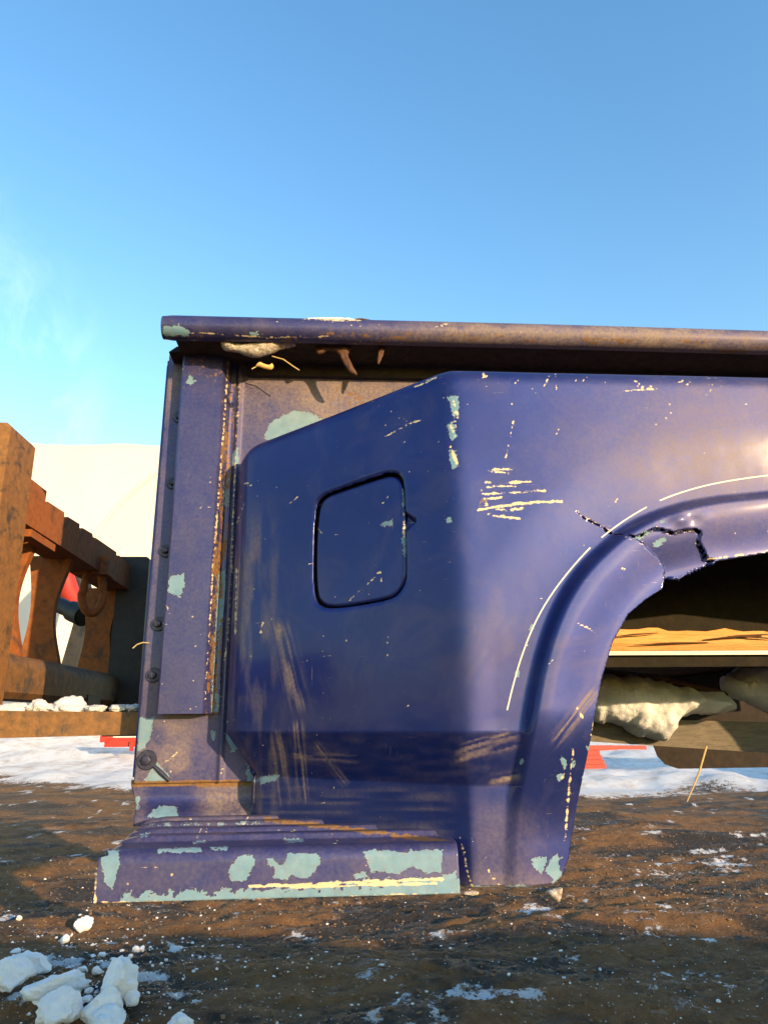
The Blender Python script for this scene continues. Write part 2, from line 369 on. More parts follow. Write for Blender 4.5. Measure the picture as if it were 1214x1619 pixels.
CREAM = {   # polylines, half width in photo pixels
 'step': [([(395,1402),(480,1400),(560,1396),(640,1392),(698,1391)], 3.6), ([(460,1404),(560,1400),(690,1397)], 3.0), ([(152,1350),(150,1428)], 2.0), ([(160,1427),(300,1427),(500,1420),(720,1412)], 1.1)],
 'box_side': [([(262,1205),(280,1190)], 1.2), ([(378,600),(372,720),(366,900),(360,1010),(352,1060)], 1.1), ([(352,1215),(350,1222)], 1.5)],
 'kick_panel': [],
 'stake_post': [([(361,570),(352,700),(341,850),(330,1000),(322,1128)], 1.3), ([(346,1126),(362,900)], 1.0)],
 'fender': [([(757,806),(790,800),(830,795),(888,793)], 2.6), ([(765,782),(800,779),(862,776)], 2.0), ([(768,762),(838,762)], 1.8), ([(770,770),(815,768)], 1.4), ([(780,742),(812,741)], 1.5), ([(772,745),(805,748)], 1.3), ([(762,790),(792,786)], 2.4),
   ([(766,800),(800,808)], 2.2), ([(780,815),(822,820)], 1.7), ([(808,806),(826,804)], 2.8), ([(770,812),(795,815)], 1.5), ([(762,776),(770,800)], 2.2),
   ([(796,740),(812,665)], 1.0), ([(717,634),(724,660)], 2.6), ([(710,668),(720,690)], 2.2), ([(712,705),(722,732)], 2.6), ([(716,650),(722,680)], 1.4),
   ([(904,1178),(906,1190),(903,1208),(901,1235),(896,1290),(893,1330)], 1.5), ([(727,1325),(733,1345),(738,1375),(745,1400),(752,1408)], 1.6), ([(745,1324),(749,1338)], 1.0), ([(770,1370),(776,1385),(795,1405)], 1.1),
   ([(910,1116),(921,1134)], 1.2), ([(893,1222),(888,1232)], 1.4), ([(640,672),(668,663)], 1.3), ([(606,692),(650,668)], 1.0), ([(545,950),(600,905)], .7), ([(655,612),(690,596)], 1.4), ([(1160,632),(1180,638)], 1.2), ([(985,618),(1040,615)], 1.0),
   ([(832,1022),(840,1010)], 1.6), ([(372,1005),(374,900)], 1.4), ([(412,1000),(416,984)], 1.2), ([(1012,812),(1040,780),(1080,766)], .0),
   ([(865,1410),(904,1393),(915,1360),(921,1310)], 1.3), ([(920,1310),(929,1230),(938,1140)], .9), ([(1120,884),(1214,872)], 1.5)],
 'top_rail': [([(300,525),(420,533),(520,532)], 1.2), ([(480,505),(570,506)], 2.0)],
 'fuel_door': [([(639,812),(639,848)], 2.6), ([(552,949),(598,908)], .7), ([(596,908),(602,904)], 1.8), ([(500,832),(508,843)], .9)],
}
TEAR = [(997,853),(1012,848),(1028,839),(1042,841),(1058,846),(1072,842),(1094,840),(1104,846),(1100,858),(1110,872),(1116,886),(1126,887)]
TEAR2 = [(997,853),(1012,863),(1030,878),(1042,888),(1049,900),(1050,914)]
CRACK = [(911,805),(918,814),(936,823),(950,829),(965,840),(984,847),(997,853)]
def wear(o, part):
    me = o.data; n = len(me.vertices); P = np.empty(n*3); me.vertices.foreach_get('co', P); P = P.reshape(-1, 3)
    X, Y = proj(P)
    chip = np.full(n, -1.0); cream = np.zeros(n); dust = np.zeros(n); rust = np.zeros(n)
    def local(pts, pad):
        a = np.array(pts); return np.where((X > a[:, 0].min()-pad) & (X < a[:, 0].max()+pad) & (Y > a[:, 1].min()-pad) & (Y < a[:, 1].max()+pad))[0]
    for pg in CHIPS.get(part, []):
        i = local(pg, 10)
        if len(i): chip[i] = np.maximum(chip[i], np.clip(sdf(X[i], Y[i], pg)/9, -1, 1))
    for pl, w in CREAM.get(part, []):
        if w <= 0: continue
        i = local(pl, 8)
        if len(i): cream[i] = np.maximum(cream[i], np.clip(.50*(w*.75+3)/3*(1-seg_dist(X[i], Y[i], pl)/(w*.75+3)), 0, 1))
    if part == 'step':
        yb = 1429-(X-152)*(17/570); f = yb-Y                        # worn lower edge, drips at the front end
        drip = 10+9*vnoise(X/9, X*0, 3.3)+5*sstep(420, 640, X)+6*sstep(330, 420, X)
        e = np.where((f > -4) & (f < 40) & (X > 190) & (P[:, 1] < .012), (drip-f)/14+.45*vnoise(X/5, f/4), -1); chip = np.maximum(chip, np.clip(e, -1, .35))
        top = P[:, 1] > .02; dust[:] = np.where(top, .34, .30)+.3*sstep(.1, .28, P[:, 1]); rust = np.where(top, sstep(7, 1, seg_dist(X, Y, [(420,1296),(560,1312),(720,1334)]))*.8, 0)
    if part == 'fender':
        d1 = np.minimum(seg_dist(X, Y, CRACK), np.minimum(seg_dist(X, Y, TEAR), seg_dist(X, Y, TEAR2)))
        cream = np.maximum(cream, np.clip(.42-d1/10.0, 0, 1)); rust = np.maximum(rust, np.clip(.36-seg_dist(X, Y, CRACK)/12, 0, 1))
        lower = sstep(1236, 1250, Y)*sstep(730, 700, X)
        streak = .5+.5*vnoise(X/70+Y/200, Y/5)
        dust += lower*.5*streak**2+sstep(1150, 1165, Y)*sstep(1250, 1230, Y)*.12*(.3+.9*fbm(X/40, Y/9))*sstep(380, 420, X)*sstep(850, 700, X)
        dust += sstep(470, 400, X)*sstep(760, 900, Y)*.5*np.clip(.35+fbm(X/14, Y/70, 2), 0, 1)
        dust += .32*np.exp(-((X-1130)/170)**2-((Y-730)/70)**2)+.4*sstep(1360, 1410, Y)*sstep(700, 740, X)+.22*sstep(760, 1150, X)*sstep(1000, 680, Y)+.04*sstep(700, 760, X)+.25*sstep(1250, 1300, Y)*sstep(735, 760, X)*sstep(880, 800, X)
        for c0, c1, w in (((440,1170),(452,1262),12), ((470,1150),(480,1260),9), ((470,1194),(560,1200),6), ((500,1180),(545,1236),6), ((730,1196),(815,1172),9), ((730,1180),(800,1160),5), ((780,1235),(815,1228),7), ((880,1170),(935,1100),10), ((445,1000),(470,1110),14)):
            q = np.exp(-(seg_dist(X, Y, [c0, c1])/w)**2); th = math.atan2(c1[1]-c0[1], c1[0]-c0[0])
            a, b = X*math.cos(th)+Y*math.sin(th), -X*math.sin(th)+Y*math.cos(th)
            dust += q*np.clip(.35+.9*vnoise(a/50, b/2.6, 7), 0, 1)*1.1
        rust = np.maximum(rust, .42*np.exp(-((X-762)/9)**2-((Y-795)/14)**2))
        bot = np.where((Y > 1396) & (X > 730) & (X < 905), (Y-1404)/9+.3, -1); chip = np.maximum(chip, np.clip(bot, -1, .25))
    if part == 'box_side':
        dust += .42*sstep(1130, 1150, Y)*np.clip(.6+.7*fbm(X/40, Y/40), 0, 1)*sstep(330, 290, X)+.40
        dust += sstep(700, 590, Y)*.35+.75*np.exp(-((X-545)/70)**2-((Y-640)/32)**2)
        rust = np.maximum(rust, np.where((Y > 1234) & (Y < 1246), .7, 0)); rust = np.maximum(rust, .5*np.exp(-((X-560)/60)**2-((Y-630)/40)**2)*np.clip(.6+fbm(X/7, Y/7), 0, 1))
    if part == 'kick_panel': dust += .75*sstep(290, 340, X)+.35*sstep(240, 222, X)+.2; rust = np.where(Y < 1244, .75, .1)
    if part == 'stake_post': dust += .24; s = (P[:, 1] > YW-.032) & (X > 300); rust = np.where(s, .38+.25*fbm(X/5, Y/30), .05+.24*sstep(690, 560, Y))
    if part == 'top_rail':
        dust += .22+sstep(420, 900, X)*(.75+.3*fbm(X/90, P[:, 2]*30)); rust = np.where(P[:, 2] < ZR-.010, .16+.35*fbm(X/30, P[:, 2]*160), .02+.16*sstep(330, 255, X))+.06*sstep(600, 1150, X)
    r_ = np.random.default_rng(len(part)+5)
    spots = {'fender': 110, 'step': 20, 'box_side': 20, 'stake_post': 9, 'fuel_door': 4, 'top_rail': 25, 'kick_panel': 4}.get(part, 0)
    for _ in range(spots):                                              # hairline nicks and scratches
        k = r_.integers(len(X)); cx, cy = X[k], Y[k]
        if part == 'fender' and r_.random() < .45: cx, cy = r_.uniform(560, 1214), 592+abs(r_.normal(0, 14))
        ln, th = 2+16*r_.random()**3, r_.normal(-.3, .7); dx, dy = ln*math.cos(th), ln*math.sin(th)
        pl = [(cx-dx, cy-dy), (cx+dx*.2, cy+dy*.2+r_.normal(0, 1)), (cx+dx, cy+dy)]; i = local(pl, 5)
        if len(i): cream[i] = np.maximum(cream[i], np.clip(r_.uniform(.40, .60)*(1-seg_dist(X[i], Y[i], pl)/3.2), 0, 1))
    cream = cream*(1+.42*fbm(X/16, Y/3.2, 5, 3))
    for k, v in (('chip', chip), ('cream', cream), ('dust', np.clip(dust, 0, 1)), ('rust', np.clip(rust, 0, 1))):
        me.attributes.new(k, 'FLOAT', 'POINT').data.foreach_set('value', v.astype(np.float32))

# =====================================================================
# GROUND
# =====================================================================
def graded(a, b, step, far, grow=1.09):
    v = list(np.arange(a, b, step)); s = step; x = b
    while x < far: v.append(x); s *= grow; x += s
    v.append(far); s = step; x = a; lo = []
    while x > -far: s *= grow; x -= s; lo.append(max(x, -far))
    return np.array(sorted(set(lo+v)))
GX = graded(-3.6, 5.2, .022, 600, 1.045); GY = graded(1.9, 7.6, .020, 600, 1.035)
XX, YY = np.meshgrid(GX, GY)
def snow_edge(x): return 12.2-.62*np.clip(x, -30, 3.0)*(x < 3)-.25*np.clip(x-3, 0, 9)   # distance where the snow field starts
def ground_fields(x, y):
    e = y-snow_edge(x)+1.5*fbm(x*.5, y*.5, 1, 3)
    snow = sstep(-1.0, 1.4, e)
    fine = np.clip(1-np.hypot(x-1, y-5)/40, 0, 1)
    z = .040*fbm(x*.6, y*2.4, 5, 5, .55)*fine+.065*vnoise(x*.28, y*1.35, 8)*fine
    z += (.013*fbm(x*6, y*12, 2, 5, .72)+.018*fbm(x*1.6, y*4.2, 12, 3, .5))*np.clip(1-np.hypot(x-.5, y-5)/12, 0, 1)
    z += snow*(.10+.16*np.maximum(fbm(x*.7, y*.7, 4, 4), -.2))*np.clip(1-(y-16)/60, .3, 1)
    z += .55*sstep(17, 26, y)*sstep(4, -6, x)*(1+.4*fbm(x*.3, y*.3, 9, 3))                # bank pushed up at the shed
    # unseen heaps added behind the camera and at right to shade mud and snow
    z += 1.86*np.exp(-((y+3.7+.06*x)/1.1)**2)*sstep(1.6, 3.0, x)*sstep(14, 11, x)*(1+.045*fbm(x*1.3, y*.3, 3, 3))
    z += 3.4*np.exp(-((x-15.5)/3.2)**2-((y-8.0)/4.2)**2)*(1+.25*fbm(x*.5, y*.5, 7, 3))
    # crusty snow patch in front of the bed
    pp = np.exp(-((x+1.55)/.72)**2-((y-2.9)/.75)**2)
    patch = np.minimum(pp*1.1, .7)+.75*fbm(x*4.5, y*4.5, 6, 5, .65)-.42+.75*np.exp(-((x-.9)/.7)**2-((y-2.75)/.22)**2)*(.4+.8*fbm(x*2, y*7, 14, 4))+.7*np.exp(-((x-3.4)/.7)**2-((y-6.2)/.35)**2)
    z += pp*(.02+.035*np.abs(fbm(x*9, y*9, 3, 5, .65)))
    return z, np.clip(np.maximum(snow*1.2, np.clip(patch, -.4, 1)), -.4, 1.2)
GZ, GS = ground_fields(XX, YY)
me = mesh_np('ground', np.stack([XX, YY, GZ], -1).reshape(-1, 3), rowcol(*XX.shape))
me.attributes.new('snow', 'FLOAT', 'POINT').data.foreach_set('value', GS.ravel().astype(np.float32))
m = M('ground_mud')
a1 = m.noise(1.1, 8, .68, .6, None, (.7, 1.6, 1)); a2 = m.noise(9, 8, .7, .3); a3 = m.noise(60, 6, .7); a4 = m.noise(260, 3, .6)
mud = m.mix(m.rng(a2, .3, .7), (.17, .085, .036), (.30, .16, .066)); wet = m.rng(a1, .47, .56)
mud = m.mix(wet, mud, m.mix(a3, (.028, .023, .019), (.058, .045, .034)))
mud = m.mix(m.rng(a3, .58, .72, 0, .6), mud, (.30, .20, .11)); mud = m.mix(m.rng(a4, .56, .68, 0, .55), mud, (.03, .024, .02))
st = m.noise(3.5, 7, .72, .8, None, (.45, 1.5, 1)); frost = m.math('MULTIPLY', m.rng(st, .58, .70), m.rng(a3, .42, .6))
sp = m.math('MULTIPLY', m.math('LESS_THAN', m.vor(38), .16), m.math('GREATER_THAN', m.sep(m.vor(38, out='Color'))[0], .86))
sv = m.math('ADD', m.attr('snow'), m.math('ADD', m.rng(a2, .25, .75, -.42, .42), m.rng(a3, .3, .7, -.25, .25)))
sn = m.rng(sv, .36, .56)
sn2 = m.math('MAXIMUM', sn, m.math('MAXIMUM', m.math('MULTIPLY', frost, .55), sp))
snowc = m.mix(m.rng(m.noise(2.2, 7, .7), .46, .68), (.80, .83, .88), (.52, .49, .46))
m.set(Base_Color=m.mix(sn2, mud, snowc), Roughness=m.math('SUBTRACT', m.rng(a2, .3, .7, .95, .8), m.math('MULTIPLY', wet, .25)), Specular_IOR_Level=.3)
hh = m.math('ADD', m.math('MULTIPLY', a2, .6), m.math('ADD', m.math('MULTIPLY', a3, .5), m.math('MULTIPLY', a4, .2)))
m.bump(hh, 1.0, .07); MAT['ground'] = m.m
g = link('ground', me, 'ground'); g['kind'] = 'structure'; g['label'] = 'rutted brown yard mud with frost and a snow field behind'
def gz(x, y): return float(ground_fields(np.array([float(x)]), np.array([float(y)]))[0][0])
def on_ground(px, py):
    z = 0.0
    for _ in range(4): p = onZ(px, py, z); z = gz(p[0], p[1])
    return onZ(px, py, z)
def pxm(p): return np.linalg.norm(np.array(p)-CAM)/F          # metres per photo pixel at a point

# far sheds
def hoop(name, base, ux, uy, length, half, top, wallh, label):
    """arched fabric shed: ux runs across the arch, uy along the ridge"""
    base, ux, uy = np.array(base), np.array(ux), np.array(uy)
    root = empty(name, tuple(base), label, 'shed')
    prof = [(-half, -.5)]+[(-half*math.copysign(abs(math.cos(a))**.8, math.cos(a)), wallh+(top-wallh)*math.sin(a)**.9) for a in np.linspace(0, math.pi, 48)]+[(half, -.5)]
    n = len(prof); ny = 40; V, Fc = [], []
    for j in range(ny+1):
        sag = 1-.008*abs(math.sin(j*math.pi/4))
        V += [tuple(base+ux*x*sag+uy*(length*j/ny)+np.array([0, 0, z*sag])) for x, z in prof]
    for j in range(ny):
        for i in range(n-1): Fc.append((j*n+i, j*n+i+1, (j+1)*n+i+1, (j+1)*n+i))
    link('cover', mesh_np('cover', V, Fc), 'fabric_white', root)
    for e in (0, 1):
        bm = bmesh.new(); bm.faces.new([bm.verts.new(tuple(base+ux*x+uy*(length*e+(.04 if e == 0 else -.04))+np.array([0, 0, z]))) for x, z in prof])
        link('end_wall', bm_mesh('end_wall', bm), 'fabric_white', root, False)
        tube('rim', [tuple(base+ux*x+uy*(length*e)+np.array([0, 0, z])) for x, z in prof], .09, 'fabric_white', root, 8)
    return root
zt = onY(160, 727, 48)[2]
hoop('fabric_shed', (-60, 48, 0), (0, 1, 0), (1, -.012, 0), 66, 11, zt, 5.5, 'long white fabric shed with level ridge behind the arched one')
hoop('fabric_shed', (-1.6, 27, 0), (1, 0, 0), (.1, .995, 0), 14, 9.0, 12.6, 3.0, 'white fabric shed whose arched end faces the yard')

# =====================================================================
# TRUCK BED
# =====================================================================
YW = .31                                             # outside of the box wall
XL = onY(219, 1150, YW)[0]; XR = 1.78                # front and rear end
ZB = onY(722, 1412, 0)[2]; ZSTEP = onY(722, 1334, 0)[2]; ZSEAM = onY(320, 1238, YW)[2]
YR = .205; RR = .5*(onY(255, 498, YR)[2]-onY(255, 533, YR)[2]); ZR = onY(255, 515.5, YR)[2]-.002
ZFLOOR = onY(1100, 1037, YW)[2]; YFAR = 1.47
bed = empty('truck_bed', (.6, .9, ZB), 'blue stepside pickup bed with torn wheel arch, chipped paint and fuel door, lifted on forks', 'truck bed')

# --- fender: plan path, then a height field on it
xl = onY(371, 980, YW)[0]; xb = onY(724, 950, 0)[0]
raw = [(xl+.004, YW), (xl-.002, YW-.042), (xl+.022, YW-.080), (xb, 0.0), (XR-.05, 0.0), (XR, .02)]
pts = []
for a, b in zip(raw, raw[1:]):
    a, b = np.array(a), np.array(b); k = max(2, int(np.linalg.norm(b-a)/.001)); pts += [a+(b-a)*i/k for i in range(k)]
pts = np.array(pts+[np.array(raw[-1])])
ker = np.exp(-(np.arange(-48, 49)/11.0)**2/2); ker /= ker.sum()
pad = np.concatenate([2*pts[0]-pts[48:0:-1], pts, 2*pts[-1]-pts[-2:-50:-1]])
pts = np.stack([np.convolve(pad[:, c], ker, 'valid') for c in (0, 1)], 1)
arc = np.concatenate([[0], np.cumsum(np.linalg.norm(np.diff(pts, axis=0), axis=1))])
tb = float(np.interp(xb, pts[:, 0], arc)); TMAX = arc[-1]
tang = np.gradient(pts, arc, axis=0); tang /= np.linalg.norm(tang, axis=1, keepdims=True)
def plan(t): return np.stack([np.interp(t, arc, pts[:, c]) for c in (0, 1)], -1)
def plan_n(t):
    q = np.stack([np.interp(t, arc, tang[:, c]) for c in (0, 1)], -1); return np.stack([q[..., 1], -q[..., 0]], -1)
def wxz(l): return [tuple(onY(px, py, -.004)[[0, 2]]) for px, py in l]
half = wxz([(866,1470),(867,1411),(888,1407),(904,1393),(914,1365),(921,1310),(929,1230),(938,1140),(950,1075),(968,1015),(992,972),(1020,948),(1047,931),(1050,914),(1056,911),(1078,914),(1100,901),(1134,887),(1170,881),(1214,874)])
smo = wxz([(921,1520),(921,1310),(929,1230),(938,1140),(950,1075),(968,1015),(992,972),(1020,942),(1056,911),(1100,893),(1134,884),(1170,878),(1214,874)])
XC = .85; ztop = half[-1][1]+.026
mir = lambda l: [(2*XC-x, z) for x, z in reversed(l)]
OPEN = half+[(XC, ztop)]+mir([p for p in smo if p[1] > ZB])+[(2*XC-smo[0][0], ZB-.1)]
ARCHL = smooth_line(smo+[(XC, ztop)]+mir(smo), 4)
FUEL = smooth_poly([(493,870),(497,800),(506,780),(530,770),(600,747),(622,743),(636,752),(640,785),(641,850),(643,900),(640,925),(626,944),(600,952),(530,963),(506,960),(494,942)], 2)
DOOR = smooth_poly([(496,870),(500,802),(510,785),(532,776.5),(600,754),(618,750),(632,758),(637,787),(638,850),(640,900),(637,922),(624,941),(600,949),(530,960),(508,957),(497,940)], 2)
zf1, zf2 = onY(722, 1159, 0)[2], onY(722, 1246, 0)[2]
ZT = onY(740, 590, .03)[2]; RT_ = .030
def fender_base(t, z): p = plan(t); return np.stack([p[..., 0], p[..., 1], z], -1)
def fender_disp(t, z):
    b = fender_base(t, z); x = b[..., 0]; X, Y = proj(b.reshape(-1, 3)); X, Y = X.reshape(z.shape), Y.reshape(z.shape)
    rho = seg_dist(x, z, ARCHL); flat = sstep(tb-.02, tb+.05, t)
    s = sstep(0, 1, (zf1-z)/(zf1-zf2)); lo = -.026-.026*np.clip(1-t/tb, 0, 1)
    body = lo*np.clip((zf1-z)/(zf1-zf2), 0, 1)
    body = body+.004*fbm(x*5, z*5, 1, 2)*flat*0
    g = sstep(.20, .100, rho)                                    # dip before the flare
    body = np.minimum(body, body*(1-g)-.011*g) if False else body-.0050*g*flat*sstep(zf2, zf1+.02, z)
    low = sstep(zf2-.07, zf1+.03, z)
    lip = .015*low-.022*(1-low)-.010*sstep(.07, 0, rho)          # flare crest falling back to the opening
    w = sstep(.093, .076, rho)
    d = body*(1-w)+lip*w
    # the torn flap, pushed in
    fl = inside(X, Y, FLAP); d = np.where(fl, d-.005-.005*sstep(846, 910, Y), d)
    # crumple above the tear, finger notch beside the fuel door
    d = d+.0018*np.exp(-((X-1070)/30)**2-((Y-826)/8)**2)*np.sin(X/8)*flat
    d = d-.011*np.clip(sdf(X, Y, [(636,806),(660,823),(640,842)])/5, 0, 1)
    d = d-.0022*np.exp(-(np.maximum(-sdf(X, Y, FUEL), 0)/3.0)**2)*(t < tb)
    d = d+.0009*fbm(t*7, z*7, 4, 2)+.00005*fbm(t*38, z*38, 6, 2)
    return d
FLAP = TEAR+[(1118,896),(1100,902),(1078,916),(1056,913),(1050,914)]+TEAR2[::-1]
ts = np.concatenate([np.arange(0, tb+.86, .0023), np.arange(tb+.86, TMAX, .012), [TMAX]])
zs = np.arange(ZB, ZT-RT_, .0023); zs[-1] = ZT-RT_
T, Z = np.meshgrid(ts, zs); D = fender_disp(T, Z)
B = fender_base(T, Z); PX, PY = [a.reshape(T.shape) for a in proj(B.reshape(-1, 3))]
px2m = 1/1250.
keep = -sdf(B[..., 0], Z, OPEN)
keep = np.minimum(keep, np.where(T < tb, -sdf(PX, PY, FUEL)*px2m, 1))
cd_ = seg_dist(PX, PY, CRACK); wid = .3+1.6*np.clip((PX-911)/86, 0, 1)+.9*vnoise(PX/6, PY/6)
keep = np.minimum(keep, (cd_-np.maximum(wid, .5))*px2m)
jag = 1.2*vnoise(PX/4, PY/4, 2)
keep = np.minimum(keep, (np.minimum(seg_dist(PX, PY, TEAR), seg_dist(PX, PY, TEAR2))-1.0-np.maximum(jag, -.4))*px2m)
nz = len(zs)
# roll over the top and shelf back to the wall
aT = np.linspace(0, math.pi/2, 12)[1:]; rows = []
topdrop = lambda t: .046*np.clip(1-t/(tb*.95), 0, 1)+.055*np.clip(1-t/.085, 0, 1)**2
drop = topdrop(ts)
def place(t, z, d, ins=0.0):
    p = plan(t)+plan_n(t)*np.expand_dims(d-ins, -1); return np.stack([p[..., 0], p[..., 1], z], -1)
zdrop = lambda t, z: z-topdrop(t)*sstep(ZT-.22, ZT-RT_, z)
(tt, zz, dd), faces = grid_clip(T, Z, [T, Z, D], keep)
V = place(tt, zdrop(tt, zz), dd)
d_top = D[-1]; TV = []
for a in np.concatenate([[0], aT]): TV.append(place(ts, np.full(len(ts), ZT-RT_+RT_*math.sin(a))-drop, d_top, RT_*(1-math.cos(a))))
last = TV[-1]; wallpt = last.copy(); wallpt[:, 1] = YW-.002; wallpt[:, 2] += .004
for f in (.25, .5, .75, 1): TV.append(last*(1-f)+wallpt*f)
TV = np.array(TV)
n0 = len(V); V = np.concatenate([V, TV.reshape(-1, 3)]); faces = faces+[[i+n0 for i in f] for f in rowcol(len(TV), len(ts))]
fen = link('fender', mesh_np('fender', V, faces), 'paint', bed)
bm = bmesh.new(); bm.from_mesh(fen.data); bmesh.ops.remove_doubles(bm, verts=bm.verts, dist=.0006); bm.to_mesh(fen.data); bm.free()
fen.data.polygons.foreach_set('use_smooth', np.ones(len(fen.data.polygons), bool)); wear(fen, 'fender'); solidify(fen, .004)
# fuel door, its dark pocket
keep = np.where(T < tb, sdf(PX, PY, DOOR)*px2m, -1.0)
(tt, zz), faces = grid_clip(T, Z, [T, Z], keep)
PXd, PYd = proj(fender_base(tt, zz)); edge = np.clip(sdf(PXd, PYd, DOOR)/4, 0, 1)
V = place(tt, zz, -.0045-.003*(1-edge)**2+.0008*fbm(tt*9, zz*9, 2, 2)); fd = link('fuel_door', mesh_np('fuel_door', V, faces), 'paint', bed); wear(fd, 'fuel_door'); solidify(fd, .003)
keep = np.where(T < tb, (sdf(PX, PY, FUEL)+9)*px2m, -1.0)
(tt, zz), faces = grid_clip(T[::6, ::6], Z[::6, ::6], [T[::6, ::6], Z[::6, ::6]], keep[::6, ::6])
link('fuel_pocket', mesh_np('fuel_pocket', place(tt, zz, np.full(len(tt), -.022)), faces), 'under_steel', bed)
# pinstripe following the arch
sl = smooth_line([(803,1123),(812,1085),(826,1036),(846,985),(872,940),(905,897),(940,859),(975,831),(1010,808),(1050,787),(1100,770),(1150,759),(1214,750),(1290,744)], 2)
segs, cur = [], []
for p in sl:
    if 938 < p[0] < 950 or 1020 < p[0] < 1024 or 1034 < p[0] < 1037:
        if len(cur) > 1: segs.append(cur)
        cur = []
    else: cur.append(p)
segs.append(cur)
for sg in segs:
    q = np.array([onY(px, py, 0) for px, py in sg]); t = q[:, 0]-xb+tb
    tg = np.gradient(q[:, [0, 2]], axis=0); tg /= np.linalg.norm(tg, axis=1, keepdims=True); nn = np.stack([-tg[:, 1], tg[:, 0]], 1)
    V = []
    for sgn in (-1, 1):
        a, b = t+nn[:, 0]*.0010*sgn, q[:, 2]+nn[:, 1]*.0010*sgn; V.append(place(a, b, fender_disp(a, b)+.0006))
    n = len(q); V = np.concatenate(V); o = link('pinstripe', mesh_np('pinstripe', V, [(i, i+1, n+i+1, n+i) for i in range(n-1)]), 'stripe_tape', fen)

# --- box side wall (L shaped outline), lower kick panel
xs = np.concatenate([np.arange(XL, .32, .003), np.arange(.32, XR, .012), [XR]]); zw = np.arange(ZSEAM, ZR+.012, .003)
WX, WZ = np.meshgrid(xs, zw)
bead = onY(375, 700, YW)[0]
WD = -.006*np.exp(-((WX-bead)/.004)**2)+.0012*fbm(WX*6, WZ*6, 3, 2)-.010*np.exp(-((WX-bead-.5)/.02)**2)
keep = np.maximum(WZ-ZFLOOR+.02, .12-WX)
(wx, wz, wd), faces = grid_clip(WX, WZ, [WX, WZ, WD], keep)
wall = link('box_side', mesh_np('box_side', np.stack([wx, YW+wd, wz], 1), faces), 'paint', bed); wear(wall, 'box_side'); solidify(wall, .003)
ZK = ZSEAM+.006; zk = np.linspace(ZK, ZSTEP-.01, 40); xs = np.arange(XL-.006, onY(416, 1265, YW-.01)[0], .003); KX, KZ = np.meshgrid(xs, zk)
KY = YW+.004-.028*sstep(.35, 1.0, (ZK-KZ)/(ZK-ZSTEP))**2
KX = KX+((onY(223, 1297, YW-.026)[0]-onY(217, 1242, YW-.002)[0])*sstep(0, 1, (ZK-KZ)/(ZK-ZSTEP)))*(KX < .2)
kp = link('kick_panel', mesh_np('kick_panel', np.stack([KX, KY, KZ], -1).reshape(-1, 3), [f[::-1] for f in rowcol(*KX.shape)]), 'paint', bed); wear(kp, 'kick_panel'); solidify(kp, .003)
# --- step with pressed ribs
xs0 = np.linspace(0, 1, 230); xr = onY(725, 1370, 0)[0]
prof = [(y, 0.0) for y in np.linspace(YW-.01, .016, 170)]+[(.016-.016*math.sin(a), -.016*(1-math.cos(a))) for a in np.linspace(.12, math.pi/2, 9)]+[(0.0-.004*i/28, -.016-(ZSTEP-.016-ZB)*i/28) for i in range(1, 29)]
xfb, xff = onZ(213, 1299, ZSTEP)[0], onZ(158, 1345, ZSTEP)[0]
V = []
for y, dz in prof:
    yy = max(y, 0); x0 = xfb+(xff-xfb)*(1-min(yy/.29, 1)); x0 += .012*(1-sstep(0, .03, yy))*(1 if y > 0.004 else 0)
    rib = .0075*(sum(float(sstep(.013, .009, abs(y-c))) for c in (.07, .13, .19, .245))) if y > .016 else 0
    x = x0+(xr-x0)*xs0; e = sstep(0, .05, x-x0)
    V.append(np.stack([x, np.full_like(x, y)+.0016*fbm(x*9, np.full_like(x, dz*9), 5, 2), ZSTEP+dz+rib*e-.012*(1-sstep(0, .02, x-x0))*(dz == 0)], 1))
V = np.array(V)
stp = link('step', mesh_np('step', V.reshape(-1, 3), [f[::-1] for f in rowcol(*V.shape[:2])]), 'paint', bed); wear(stp, 'step'); solidify(stp, .003)
for nm, c in (('step_end', 0), ('step_end', -1)):
    e = V[:, c]; lowr = e.copy(); lowr[:, 2] = ZB+.001; n = len(e); E2 = np.concatenate([e, lowr]); E2[:, 0] += .0015 if c == 0 else -.0015
    link(nm, mesh_np(nm, E2, [(i, i+1, n+i+1, n+i) for i in range(n-1)]), 'paint', stp, False)
# undercoated wall plate behind the arch, coloured near-black to deepen the shade there
lx0 = onY(800, 900, YW)[0]; box('wheel_well', (lx0, YW-.010, ZFLOOR-.02), (XR-.02, YW-.007, ZT-.02), 'well_liner', bed, 0)
# --- stake post cover (hat section)
pf = YW-.036; x0 = onY(246, 1125, pf)[0]; x1 = onY(323, 1125, pf)[0]; x2 = onY(345, 1125, YW-.006)[0]; zp0, zp1 = onY(290, 1129, pf)[2], ZR-.008
hat = [(x0+.002, YW-.003), (x0, YW-.008), (x0, pf+.004), (x0+.004, pf), (x1-.004, pf), (x1, pf+.004)]+[(x1+(x1+.010-x1)*i/8, pf+.004+(YW-.012-pf)*i/8) for i in range(1, 9)]+[(x1+.014, YW-.006)]+[(x1+.014+(x2-x1-.014)*i/4, YW-.006) for i in range(1, 5)]+[(x2+.001, YW-.003)]
hp = []
for (a, b), (c, d) in zip(hat, hat[1:]):
    k = max(1, int(math.hypot(c-a, d-b)/.003)); hp += [(a+(c-a)*i/k, b+(d-b)*i/k) for i in range(k)]
hp.append(hat[-1]); zz = np.linspace(zp0, zp1, 250)
V = np.array([[(x, y+.0012*math.sin(z*9), z) for x, y in hp] for z in zz])
post = link('stake_post', mesh_np('stake_post', V.reshape(-1, 3), rowcol(*V.shape[:2])), 'paint', bed); wear(post, 'stake_post'); autosmooth(post, 40)
